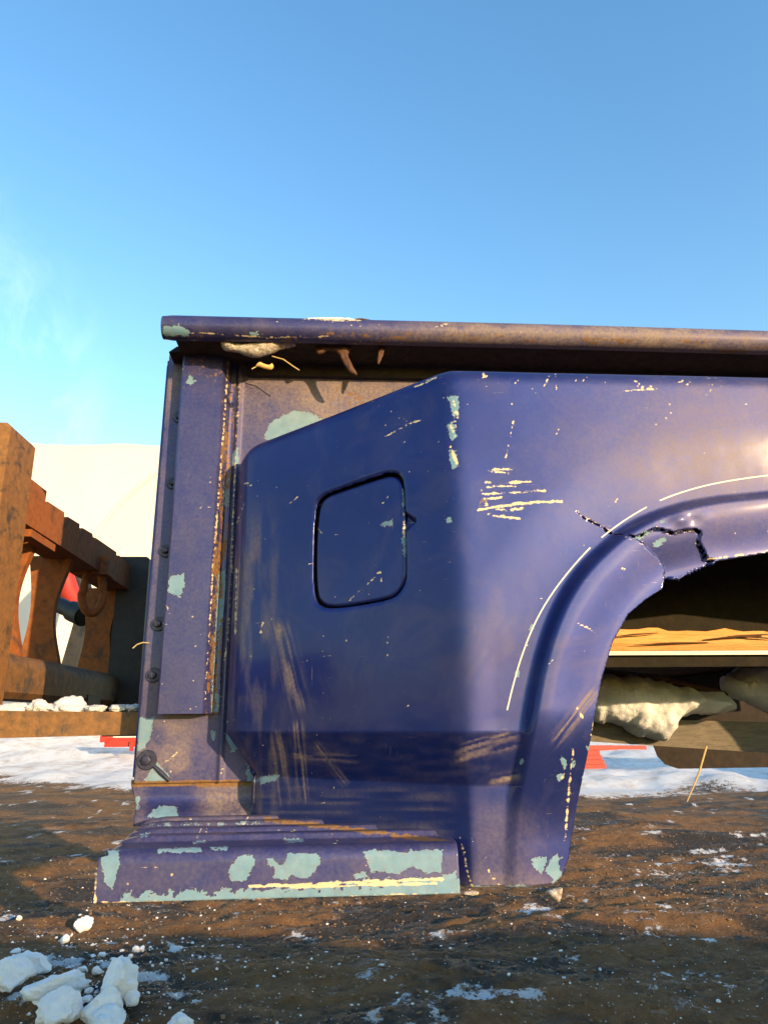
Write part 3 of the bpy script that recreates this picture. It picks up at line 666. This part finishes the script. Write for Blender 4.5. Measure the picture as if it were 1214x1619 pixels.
# --- bolts with washers
def bolt(px, py, r, par=bed):
    c = onY(px, py, YW)
    bm = bmesh.new(); bmesh.ops.create_cone(bm, cap_ends=True, segments=24, radius1=r*1.9, radius2=r*1.75, depth=.003)
    bmesh.ops.transform(bm, matrix=Matrix.Translation((c[0], YW-.0035, c[2]))@Matrix.Rotation(R(90), 4, 'X'), verts=bm.verts)
    w = autosmooth(link('washer', bm_mesh('washer', bm), 'steel_bolt', None))
    bm = bmesh.new(); bmesh.ops.create_cone(bm, cap_ends=True, segments=6, radius1=r, radius2=r*.92, depth=.007)
    bmesh.ops.transform(bm, matrix=Matrix.Translation((c[0], YW-.008, c[2]))@Matrix.Rotation(R(90), 4, 'X')@Matrix.Rotation(px, 4, 'Z'), verts=bm.verts)
    b = autosmooth(link('bolt', bm_mesh('bolt', bm, .0008), 'steel_bolt', par)); w.parent = b; w.matrix_parent_inverse = b.matrix_world.inverted()
for px, py in ((284,660),(274,764),(263,871),(251,987),(243,1068)): bolt(px, py, .0066)
bolt(233, 1202, .0085)
c0, c1 = onY(243, 1211, YW-.002), onY(268, 1235, YW-.002); tube('weld_bead', [c0, (c0+c1)/2, c1], [.003, .0042, .003], 'steel_bolt', bed)
# --- rail: rolled tube, gusset, dirty lip under it
xr0 = onY(256, 515, YR-RR*.5)[0]; V = []
xs = np.concatenate([np.arange(xr0, 1.1, .004), np.arange(1.1, XR, .02), [XR]]); an = np.linspace(R(-150), R(210), 41)
for i, x in enumerate(xs):
    k = .93+.07*sstep(0, .02, x-xr0); V.append([(x, YR-RR*k*math.cos(a), ZR+RR*k*math.sin(a)+.0012*math.sin(x*4)) for a in an])
V = np.array(V); rail = link('top_rail', mesh_np('top_rail', V.reshape(-1, 3), [f[::-1] for f in rowcol(*V.shape[:2])]), 'paint_rail', bed); wear(rail, 'top_rail')
bm = bmesh.new(); bm.faces.new([bm.verts.new(tuple(p)) for p in V[0][:-1]]); link('rail_end', bm_mesh('rail_end', bm), 'mud_dirt', rail, False)
box('rail_flange', (xr0+.02, YR-.004, ZR-RR+.004), (XR, YW+.03, ZR-RR+.010), 'mud_dirt', bed, .001)
box('rail_shadow_lip', (x2+.02, YW-.012, ZR-RR-.020), (XR, YW-.004, ZR-RR+.004), 'under_steel', bed, .001).name = 'rail_shade_strip'  # dark strip stands in for the rail's shadow on the wall
ga = onY(276, 536, YW-.01); gb = onY(300, 538, YW-.01); gc = onY(289, 562, YW-.01)
prism('gusset', [(ga[0], ZR-RR+.006), (gb[0]+.01, ZR-RR+.006), (gb[0]+.01, gc[2]), (gc[0]-.004, gc[2])], 1, YW-.045, YW+.02, 'under_steel', bed, .001)
# --- the rest of the box: front panel, floor boards, far side, tail
box('front_panel', (XL-.004, YW+.004, ZSEAM+.01), (XL+.012, YFAR, ZR-.02), 'paint', bed, .002)
box('front_rail', (XL-.01, YW+.03, ZR-.03), (XL+.03, YFAR-.02, ZR+.005), 'paint', bed, .006)
box('far_side', (XL, YFAR, ZFLOOR-.02), (XR, YFAR+.012, ZR), 'paint', bed, .002)
tube('far_rail', [(xr0, YFAR+.06, ZR), (XR, YFAR+.06, ZR)], RR, 'paint_rail', bed, 20)
nb = 8; bw = (YFAR-YW-.03)/nb
for k in range(nb): box('floor_board', (XL+.02, YW+.015+bw*k+.003, ZFLOOR+.002), (XR, YW+.015+bw*(k+1)-.003, ZFLOOR+.024), 'wood_dark', bed, .002)
for x in (-.1, .38, .95, 1.45): box('cross_sill', (x, YW+.02, ZFLOOR-.055), (x+.06, YFAR-.02, ZFLOOR-.002), 'under_steel', bed, .003)
box('tailgate', (XR-.02, YW+.004, ZFLOOR), (XR, YFAR, ZR-.03), 'paint', bed, .003)
# far fender: same outline, seen through the arch
yf = YFAR+YW
fz = onY(1130, 1215, yf)[2]; fx = onY(1030, 1185, yf)[0]; fx2 = onY(1072, 1212, yf)[0]
rear = [(fx, fz+.20), (fx+.004, fz+.10), (onY(1040,1196,yf)[0], fz+.045), (onY(1052,1208,yf)[0], fz+.016), (fx2, fz), (XR, fz), (XR, ZT), (xb, ZT), (xb, fz)]
arch = [(fx-(fx-.30)*(i/24), fz+.20+ (1.58-fz-.20)*math.sin(math.pi*i/24)**.7) for i in range(1, 25)]
prism('far_fender', rear+[(.28, fz), (.30, fz+.1)]+arch[::-1], 1, yf, yf+.006, 'under_steel', bed, 0)
hexa('far_fender_top', [(xb, YFAR+.013, ZT-.03), (XR, YFAR+.013, ZT-.03), (XR, yf, ZT-.012), (xb, yf, ZT-.012), (xb, YFAR+.013, ZT-.02), (XR, YFAR+.013, ZT-.02), (XR, yf, ZT), (xb, yf, ZT)], 'paint', bed, .001)
# light sill edge under the wall at the wheel opening
a, b = onY(940, 1030, YW-.02), onY(1214, 1040, YW-.02)
box('sill_strip', (.12, YW-.022, a[2]-.007), (XR, YW+.01, a[2]), 'stripe_tape', bed, .001)

# =====================================================================
# THINGS LYING IN AND UNDER THE BED
# =====================================================================
# splintered board on the sill
xa, xz = .15, XR-.05; n = 90; xs = np.linspace(xa, xz, n); up_ = onY(1000, 998, YW-.02)[2]; lo_ = a[2]+.001
V = []
for x in xs:
    px = np.array([x]); h = up_+.004*fbm(px*7, px*0, 1, 3)[0]+.006*vnoise(px*30, px*0, 4)[0]; d = .006*vnoise(px*12, px*0, 9)[0]
    ring = [(YW-.020, lo_), (YW-.026+d*.4, lo_+(h-lo_)*.35), (YW-.022-d*.5, lo_+(h-lo_)*.7), (YW-.014+d, h), (YW-.004, h-.002), (YW-.004, lo_)]
    V.append([(x, y+.0015*vnoise(np.array([x*60]), np.array([z*300.]))[0], z) for y, z in ring])
V = np.array(V); fc = []
for i in range(n-1):
    for k in range(6): fc.append((i*6+k, i*6+(k+1) % 6, (i+1)*6+(k+1) % 6, (i+1)*6+k))
fc += [tuple(range(6))[::-1], tuple((n-1)*6+k for k in range(6))]
o = link('broken_board', mesh_np('broken_board', V.reshape(-1, 3), fc), 'wood_fresh'); autosmooth(o, 40); tag(o, 'splintered orange board lying along the sill inside the wheel arch', 'board')
for px0, py0, px1, py1, r0 in ((1110,1012,1214,1003,.0022), (1000,1020,1120,1016,.0016), (1150,1006,1230,1011,.0018), (960,1008,1040,1001,.0015)):
    q0, q1 = onY(px0, py0, YW-.032), onY(px1, py1, YW-.030); sp_ = tube('splinter', [q0, (q0+q1)/2+np.array([0, -.003, .001]), q1], [r0*.3, r0, r0*.5], 'wood_dark', o, 5)
# timber under the bed
def beam_px(name, tl, tr, br, bl, Yl, Yr, depth, mat, label, cat, ext=.6):
    P = [onY(*bl, Yl), onY(*br, Yr), onY(*tl, Yl), onY(*tr, Yr)]; d = P[1]-P[0]; e = P[3]-P[2]
    P[1] = P[1]+d*ext; P[3] = P[3]+e*ext; P[0] = P[0]-d*ext*.4; P[2] = P[2]-e*ext*.4; z = np.array([0, depth, 0])
    return tag(hexa(name, [P[0], P[1], P[1]+z, P[0]+z, P[2], P[3], P[3]+z, P[2]+z], mat, None, .004), label, cat)
beam_px('timber', (935,1136), (1214,1142), (1214,1191), (935,1173), .66, .60, .10, 'wood_grey', 'weathered grey timber under the bed carrying snow lumps', 'timber')
zt_ = onY(1000, 1138, .88)[2]
def lump(name, px, py, Y, w, h, d, seed, label, mat='snow', cuts=4, rough=.14, sub=5, freq=2.4, tilt=0, cat='snow', group=None, sink=0):
    c = onY(px, py, Y); o = link(name, lump_mesh(name, (w/2, d/2, h/2), seed, cuts, sub, rough, freq), mat); o.location = tuple(c); o.rotation_euler = (0, tilt, 0)
    return tag(o, label, cat, group)
def blob_px(name, poly, Y, depth, seed, label, mat='snow', cat='snow', res=.004, lumpy=.011):
    """solid lump whose side outline is given; puffed to its depth"""
    w = [onY(px, py, Y) for px, py in smooth_poly(poly, 1)]; pg = [(p[0], p[2]) for p in w]; A = np.array(pg)
    gx = np.arange(A[:, 0].min()-res, A[:, 0].max()+2*res, res); gzv = np.arange(A[:, 1].min()-res, A[:, 1].max()+2*res, res)
    GXX, GZZ = np.meshgrid(gx, gzv); k = sdf(GXX, GZZ, pg)+.5*lumpy*fbm(GXX*40, GZZ*40, seed, 3)
    (x, z, kk), fc = grid_clip(GXX, GZZ, [GXX, GZZ, k], k)
    puff = depth*np.sqrt(np.clip(1-(1-np.clip(kk/(depth*.9), 0, 1))**2, 0, 1)); nzv = lumpy*fbm(x*28, z*28, seed, 5, .6)*np.clip(kk/.006, 0, 1)
    n = len(x); V = np.concatenate([np.stack([x, Y-puff+nzv, z], 1), np.stack([x, Y+puff*.8, z], 1)])
    o = link(name, mesh_np(name, V, fc+[[i+n for i in f[::-1]] for f in fc]), mat)
    bm = bmesh.new(); bm.from_mesh(o.data); bmesh.ops.remove_doubles(bm, verts=bm.verts, dist=.0004); bm.to_mesh(o.data); bm.free()
    return tag(o, label, cat)
blob_px('snow_lump', [(925,1062),(960,1066),(1020,1072),(1080,1086),(1120,1094),(1142,1098),(1158,1118),(1150,1130),(1128,1135),(1095,1128),(1070,1140),(1062,1158),(1045,1172),(1020,1168),(990,1152),(960,1146),(925,1140)], .62, .07, 3, 'slab of old snow hanging over the timber inside the wheel arch')
blob_px('snow_lump', [(1140,1075),(1160,1058),(1195,1046),(1240,1040),(1330,1050),(1340,1130),(1250,1142),(1214,1132),(1190,1112),(1165,1110),(1145,1095)], .60, .08, 5, 'rounded snow lump on the timber beside the snow slab')
a, b = onY(925, 1055, .61), onY(1150, 1098, .61)
tube('slat', [a+np.array([-.1, 0, .008]), (a+b)/2+np.array([0, 0, .006]), b], [.006, .007, .005], 'wood_dark', None, 6); tag(bpy.data.objects['slat'], 'thin dark bent slat lying on top of the snow slab', 'slat')
o = hexa('plank', [onY(1062,1085,1.0), onY(1150,1100,.9), onY(1160,1096,.95), onY(1070,1080,1.05), onY(1075,1073,1.0), onY(1140,1043,.9), onY(1146,1042,.95), onY(1080,1070,1.05)], 'wood_dark', None, .002); tag(o, 'dark broken plank leaning between the two snow lumps', 'plank')
# grass stalk hanging from the timber
g0, g1 = onY(1117, 1180, .6), onY(1086, 1268, .6); o = tube('grass_stalk', [g0, g0*.5+g1*.5+np.array([.004, 0, 0]), g1], [.0022, .002, .0012], 'straw', None, 6); tag(o, 'yellow dry grass stalk hanging below the timber', 'grass')

# ice, leaves and litter caught under the rail
blob_px('ice_clump', [(345,538),(380,540),(430,540),(480,541),(470,548),(445,552),(425,560),(408,566),(390,562),(372,556),(352,552)], YR+.02, .014, 8, 'dirty ice clump stuck under the top rail', 'dirty_ice', 'ice', .003, .004)
blob_px('ice_clump', [(858,1409),(892,1400),(888,1412),(884,1430),(874,1424),(866,1416)], .012, .008, 9, 'small ice crumb frozen to the lower corner of the fender', 'dirty_ice', 'ice', .002, .003)
blob_px('ice_clump', [(728,1411),(758,1411),(752,1417),(734,1416)], .012, .006, 10, 'thin ice crust under the fender beside the step', 'dirty_ice', 'ice', .002, .003)
blob_px('snow_strip', [(470,506),(500,502),(545,503),(572,506),(560,510),(480,510)], YR-.006, .012, 11, 'thin strip of snow lying on the top rail', 'snow', 'snow', .003, .003)
t0, t1 = onY(556, 505, YR-.01), onY(586, 506, YR-.012); o = tube('twig', [t0, (t0+t1)/2+np.array([0, 0, .002]), t1], [.0012, .0018, .001], 'wood_dark', None, 6); tag(o, 'short dark twig lying on the top rail by the snow strip', 'twig')
def leaf(px, py, Y, size, rot, seed, mat, label, curl=2.2):
    r = np.random.default_rng(seed); n = 40; ang = np.linspace(0, 2*math.pi, n, endpoint=False)
    rad = .45+.4*np.abs(np.cos(ang*2.5))**1.6+.1*r.random(n); rad[np.abs(ang-math.pi) < .3] *= .6
    V, Fc = [(0, 0, 0)], []
    for k in (.33, .66, 1):
        for t, q in zip(ang, rad):
            x, y = q*k*math.cos(t), q*k*math.sin(t); a = y*curl; V.append((x, math.sin(a)/curl, (1-math.cos(a))/curl+.12*math.sin(x*5+seed)+.08*math.sin(7*t)*k))
    Fc += [(0, 1+i, 1+(i+1) % n) for i in range(n)]
    for k in range(2): Fc += [(1+k*n+i, 1+(k+1)*n+i, 1+(k+1)*n+(i+1) % n, 1+k*n+(i+1) % n) for i in range(n)]
    V = (np.array(V)*size); o = link('dry_leaf', mesh_np('dry_leaf', V, Fc), mat); o.location = tuple(onY(px, py, Y)); o.rotation_euler = rot; solidify(o, .0006)
    return tag(o, label, 'leaf')
blob_px('dry_leaf', [(497,543),(506,536),(520,541),(532,546),(546,539),(558,545),(553,556),(549,562),(556,572),(561,583),(566,594),(554,590),(546,580),(541,567),(532,556),(520,553),(508,560),(500,562)], YR+.024, .004, 21, 'curled brown leaf with a long hanging lobe under the top rail', 'leaf_brown', 'leaf', .0022, .003)
blob_px('dry_leaf', [(599,546),(610,546),(607,560),(602,570),(597,578),(596,563)], YR+.02, .0035, 22, 'small narrow brown leaf hanging straight under the top rail', 'leaf_brown', 'leaf', .002, .003)
blob_px('dry_leaf', [(403,580),(410,571),(418,575),(426,577),(430,572),(434,580),(428,586),(416,583),(409,579)], YR-.012, .003, 23, 'tiny golden curled leaf in front of the dark gap under the rail', 'leaf_gold', 'leaf', .0016, .002)
s0 = onY(398, 583, YR+.02); s1 = onY(410, 577, YR+.02); o = tube('grass_stalk', [s0, s1], .001, 'straw', None, 5); tag(o, 'short pale stalk beside the tiny golden leaf', 'grass')
s = [onY(px, py, YR+.03) for px, py in ((430,563),(448,568),(462,578),(473,585))]; o = tube('grass_stalk', s, .0011, 'straw', None, 5); tag(o, 'thin bent stalk dangling below the ice clump', 'grass')
s = [onY(px, py, YW-.004) for px, py in ((236,1017),(226,1016),(217,1019),(210,1025))]; o = tube('grass_stalk', s, .0010, 'straw', None, 5); tag(o, 'pale curved straw sticking out beside the post bolts', 'grass')

# =====================================================================
# LOADER FORKS AT THE LEFT
# =====================================================================
XF = -.655
frk = empty('fork_carriage', (XF, 1.1, H-.1), 'rusty loader fork carriage with notched top bar, rib plates and shackle', 'fork carriage')
def fX(px, py, X=XF): return onX(px, py, X)
zb1, zb0 = fX(52, 772)[2], fX(45, 830)[2]; y_end = fX(236, 940)[1]; y_st = fX(60, 800)[1]-.25
prof = [(y_st, zb0), (y_end, zb0-.004), (y_end, zb1-.010)]
for px in (190, 150, 128, 102, 66):
    yy = fX(px, 830)[1]; prof += [(yy+.016, zb1-.004), (yy+.012, zb1-.018), (yy-.006, zb1-.016), (yy-.010, zb1)]
prof += [(y_st, zb1)]
prism('top_bar', prof, 0, XF-.09, XF, 'rust_steel', frk, .003)
for px, h, w, dx in ((80, .055, .09, -.05), (50, .06, .05, -.03), (178, .03, .05, -.05), (203, .035, .07, -.05), (140, .025, .03, -.12)):
    y = fX(px, 800)[1]; box('lug', (XF+dx-.05, y, zb1-.03), (XF+dx, y+w, zb1+h), 'rust_steel', frk, .006)
ztt, ztb = fX(60, 1038)[2], fX(60, 1107)[2]
sec = [(XF-.11, ztb), (XF-.012, ztb), (XF, ztb+.012), (XF, ztt-.035)]+[(XF-.035+.035*math.cos(a), ztt-.035+.035*math.sin(a)) for a in np.linspace(.2, math.pi/2, 7)]+[(XF-.11, ztt)]
prism('bottom_tube', sec, 1, -.1, fX(214, 1090)[1], 'fork_steel', frk, .002)
ysl = fX(138, 1100)[1]; box('tube_slot', (XF-.04, ysl, ztb-.004), (XF+.003, fX(158, 1100)[1], ztb+.022), 'black_steel', frk, .001)
for px, w in ((46, .08), (106, .105), (194, .125), (224, .09), (10, .10)):
    y = fX(px, 950, XF-.02)[1]; zz0, zz1 = ztt-.02, zb0+.004; n = 16; L_, R_ = [], []
    for i in range(n+1):
        f = i/n; c = .030*math.sin(math.pi*f)**1.3; R_.append((XF-.02-c, zz0+(zz1-zz0)*f)); L_.append((XF-.02-w+c*.6, zz0+(zz1-zz0)*f))
    prism('rib_plate', R_+L_[::-1], 1, y, y+.02, 'rust_steel', frk, .002)
ya, yb = fX(45, 840)[1], fX(84, 860)[1]
hexa('bracket_strip', [(XF-.02, ya, zb0-.024), (XF+.006, ya, zb0-.024), (XF+.006, yb, zb0-.026), (XF-.02, yb, zb0-.026), (XF-.02, ya, zb0-.008), (XF+.006, ya, zb0-.008), (XF+.006, yb, zb0-.010), (XF-.02, yb, zb0-.010)], 'rust_steel', frk, .002)
c = fX(147, 935, XF-.02); cz = c[2]; sy = c[1]; loop = []
for i in range(33):
    t = 2*math.pi*i/32; loop.append((XF-.02+.024*math.cos(t)*(1 if math.sin(t) < 0 else .8), sy+.02*math.cos(t), cz+.062*math.sin(t)))
tube('shackle', loop, .011, 'rust_steel', frk, 10, False)
box('shackle_block', (XF-.075, sy-.02, cz+.045), (XF+.02, sy+.04, cz+.095), 'rust_steel', frk, .012)
pa, pb = onY(92, 956, 1.5), onY(133, 975, 1.42); tube('pin', [pa-(pb-pa)*.3, pb], .026, 'black_steel', frk, 16); tube('pin_collar', [pa+(pb-pa)*.55, pa+(pb-pa)*.98], .034, 'black_steel', frk, 16)
# red link arm and dark arm of the loader behind
lo = empty('loader_arm', (-1.4, 2.4, H-.2), 'red loader lift arm with dark cylinder seen through the fork ribs', 'loader arm')
ra = [onY(px, py, 2.4) for px, py in ((98,880),(102,912),(110,938),(130,962),(170,985))]; tube('lift_arm', ra, [.04, .044, .046, .046, .044], 'red_paint', lo, 12)
rb = [onY(px, py, 2.55) for px, py in ((116,850),(120,895),(132,940),(150,965))]; tube('cylinder', rb, .045, 'black_steel', lo, 14)
ca = [onY(px, py, 2.2) for px, py in ((110,1060),(126,1005),(140,955))]; tube('brace', ca, .042, 'grey_steel', lo, 4)
# two forks: shank and tine
def fork(y0, y1, xr, ztop, label, xe, sm='rust_worn'):
    r = empty('lifting_fork', (xr, y0, H), label, 'fork', 'loader forks under the bed')
    prism('shank', [(xr-.10, H-.045), (xr, H-.045), (xr-.004, ztop-.008), (xr-.012, ztop), (xr-.10, ztop)], 1, y0, y1, sm, r, .004)
    zt0, zb0_ = onY(120, 1122, y0)[2], onY(100, 1167, y0)[2]
    hexa('tine', [(xr+.0005, y0, zb0_), (xe, y0+.01, zb0_+.012), (xe, y1-.01, zb0_+.012), (xr+.0005, y1, zb0_), (xr+.0005, y0, zt0), (xe, y0+.01, zb0_+.03), (xe, y1-.01, zb0_+.03), (xr+.0005, y1, zt0)], 'fork_steel', r, .004)
    return r
XS = -.625; ys0 = onX(22, 668, XS)[1]; ys1 = onX(60, 702, XS)[1]; zs_ = onX(22, 668, XS)[2]
fork(ys0, ys1, XS, zs_, 'worn rusty fork with tall shank under the near side of the bed', .24)
yq0 = onX(213, 1000, XS)[1]; fork(yq0, yq0+.11, XS+.03, onX(228, 884, XS)[2], 'dark fork at the far end of the carriage bar', .5, 'black_steel')
print('SHANK', ys0, ys1, yq0, y_end)
# snow crumbs lying on the near tine
zt0 = onY(120, 1122, ys0)[2]
for i, (px, w, h) in enumerate(((20, .05, .018), (66, .045, .028), (92, .03, .016), (110, .05, .032), (150, .03, .012), (188, .03, .012), (212, .03, .012))):
    p = onY(px, 1120, ys0+.03); o = link('snow_lump', lump_mesh('snow_lump', (w*.55, .03, h*.62), 30+i, 2, 4, .2, 2.6), 'snow'); o.location = (p[0], ys0+.035, zt0+h*.12)
    tag(o, ('long low snow lump at the shank end of the near fork tine', 'rounded snow lump beside the tallest one on the near fork tine', 'narrow snow lump between two bigger ones on the near fork tine', 'tallest snow lump on the near fork tine', 'small snow lump past the tallest one on the near fork tine', 'low snow crumb on the dark end of the near fork tine', 'last snow crumb on the fork tine, touching the bed edge')[i], 'snow', 'snow lumps on the fork tine')

# =====================================================================
# SNOW CHUNKS AND STONES ON THE GROUND
# =====================================================================
chunks = [(180,1558,64,64,'tall square snow chunk leaning over a smaller one at the snow patch', 12), (158,1592,52,56,'pale snow chunk lying against the tall square chunk', 13), (86,1560,74,38,'long rounded snow chunk on the crusty snow patch', 14),
 (92,1596,58,46,'pointed snow chunk beyond the long rounded chunk', 15), (52,1524,60,32,'knobbly snow chunk at the upper edge of the snow patch', 16), (18,1545,58,46,'broad snow chunk half sunk in the snow patch', 17), (210,1578,24,20,'small snow chunk beside the leaning pair', 18),
 (131,1460,26,20,'bright snow chunk lying alone on dark mud below the step', 19), (101,1486,16,14,'small round snow lump on the frosty gravel', 20), (170,1617,60,34,'snow chunk below the leaning pair', 21), (285,1618,40,26,'low snow chunk alone on the dark mud', 22),
 (214,1503,12,12,'rounder crumb of a touching pair of small snow crumbs on mud', 23), (222,1501,12,12,'longer tilted crumb of a touching pair of small snow crumbs', 24), (152,1536,14,12,'small grey snow crumb near the tall square chunk', 25), (206,1514,10,8,'small flat snow crumb under the touching pair', 26), (30,1452,12,8,'small snow crumb at the frosty edge of the mud', 27)]
rc = np.random.default_rng(91)
for k in range(26):
    w = 7+13*rc.random()**2; chunks.append((rc.uniform(0, 190)+30*rc.random(), 1478+rc.random()**.7*138, w, w*rc.uniform(.55, .9), 'small snow chunk strewn round the crusty snow patch', 100+k))
for px, py, w, h, lab, sd_ in chunks:
    p = on_ground(px, min(py+h*.42, 1640)); k = pxm(p); o = link('snow_chunk', lump_mesh('snow_chunk', (w*k*.46, w*k*.40, h*k*.46), sd_, 5, 5 if w > 20 else 3, .13, 2.3), 'snow')
    o.location = (p[0], p[1], p[2]+h*k*.28); o.rotation_euler = (0, 0, sd_*.7)
    tag(o, lab, 'snow chunk', 'snow chunks on the yard')
def scatter(name, n, xr_, yr_, smin, smax, mat, label, cat, dens=None, seed=1):
    r = np.random.default_rng(seed); V, Fc = [], []
    base = bmesh.new(); bmesh.ops.create_icosphere(base, subdivisions=1, radius=1); bv = np.array([v.co[:] for v in base.verts]); bf = [[v.index for v in f.verts] for f in base.faces]; base.free()
    x = r.uniform(*xr_, n); y = yr_[0]+(yr_[1]-yr_[0])*r.random(n)**1.4
    if dens is not None: k = r.random(n) < dens(x, y); x, y = x[k], y[k]
    z = ground_fields(x, y)[0]; s = smin+(smax-smin)*r.random(len(x))**5
    for i in range(len(x)):
        q = bv*(.7+.6*r.random((len(bv), 1)))*np.array([s[i]*r.uniform(.8, 1.3), s[i]*r.uniform(.8, 1.3), s[i]*r.uniform(.5, .9)]); b0 = len(V)*1
        off = i*len(bv); V.append(q+np.array([x[i], y[i], z[i]+s[i]*.25])); Fc += [[v+off for v in f] for f in bf]
    o = link(name, mesh_np(name, np.concatenate(V), Fc), mat, None, False); return tag(o, label, cat, None, 'stuff')
simple('stone', (.09, .055, .032), (.22, .14, .08), .9, 30, 0, .3, .003)
scatter('gravel', 34000, (-3.2, 5), (1.9, 8), .002, .013, 'stone', 'small brown stones and clods strewn over the mud', 'gravel', None, 3)
scatter('snow_crumbs', 30000, (-3.2, 3.5), (1.9, 6.5),   .002, .011, 'snow', 'small white snow crumbs scattered over the dark mud', 'snow', lambda x, y: np.clip(1.2*np.exp(-((x+1.35)/.75)**2-((y-3.1)/.9)**2)+.07+.10*np.exp(-((x-1.8)/.6)**2-((y-3.1)/.5)**2), 0, 1), 4)

# red machinery out on the snow
r1 = empty('red_implement', (-7, 26, .4), 'red steel implement half buried in the snow left of the bed', 'implement')
p0, p1 = onY(166, 1166, 20), onY(232, 1166, 20); k = 20.9/F
box('beam', (p0[0], 20, p0[2]-14*k), (p1[0]+2.5, 20.3, p0[2]-1*k), 'red_paint', r1, .02)
box('end_plate', (p0[0]-.10, 19.9, p0[2]-7*k), (p0[0]+.1, 20.4, p0[2]+3*k), 'red_paint', r1, .02)
for i in range(4): box('tooth', (p0[0]+.7+i*.7, 19.92, p0[2]-20*k), (p0[0]+.8+i*.7, 20.0, p0[2]-6*k), 'red_paint', r1, .01)
r2 = empty('red_implement', (5.5, 17, .3), 'red curved blade with stacked fins behind the fender on blue snow', 'implement')
p0, p1 = onY(900, 1182, 16), onY(1022, 1184, 16); k = 17/F
prism('blade', [(p0[0], p0[2]-8*k), (p0[0], p0[2]+3*k), (p1[0], p0[2]+1*k), (p1[0], p0[2]-5*k), ((p0[0]+p1[0])/2+.3, p0[2]-4*k)], 1, 16, 16.15, 'red_paint', r2, .01)
for i in range(4):
    q = onY(905, 1188+i*7, 15.8); box('fin', (q[0], 15.8-.05*i, q[2]-6*k), (q[0]+(42+2*i)*k, 16.1, q[2]), 'red_paint', r2, .02)
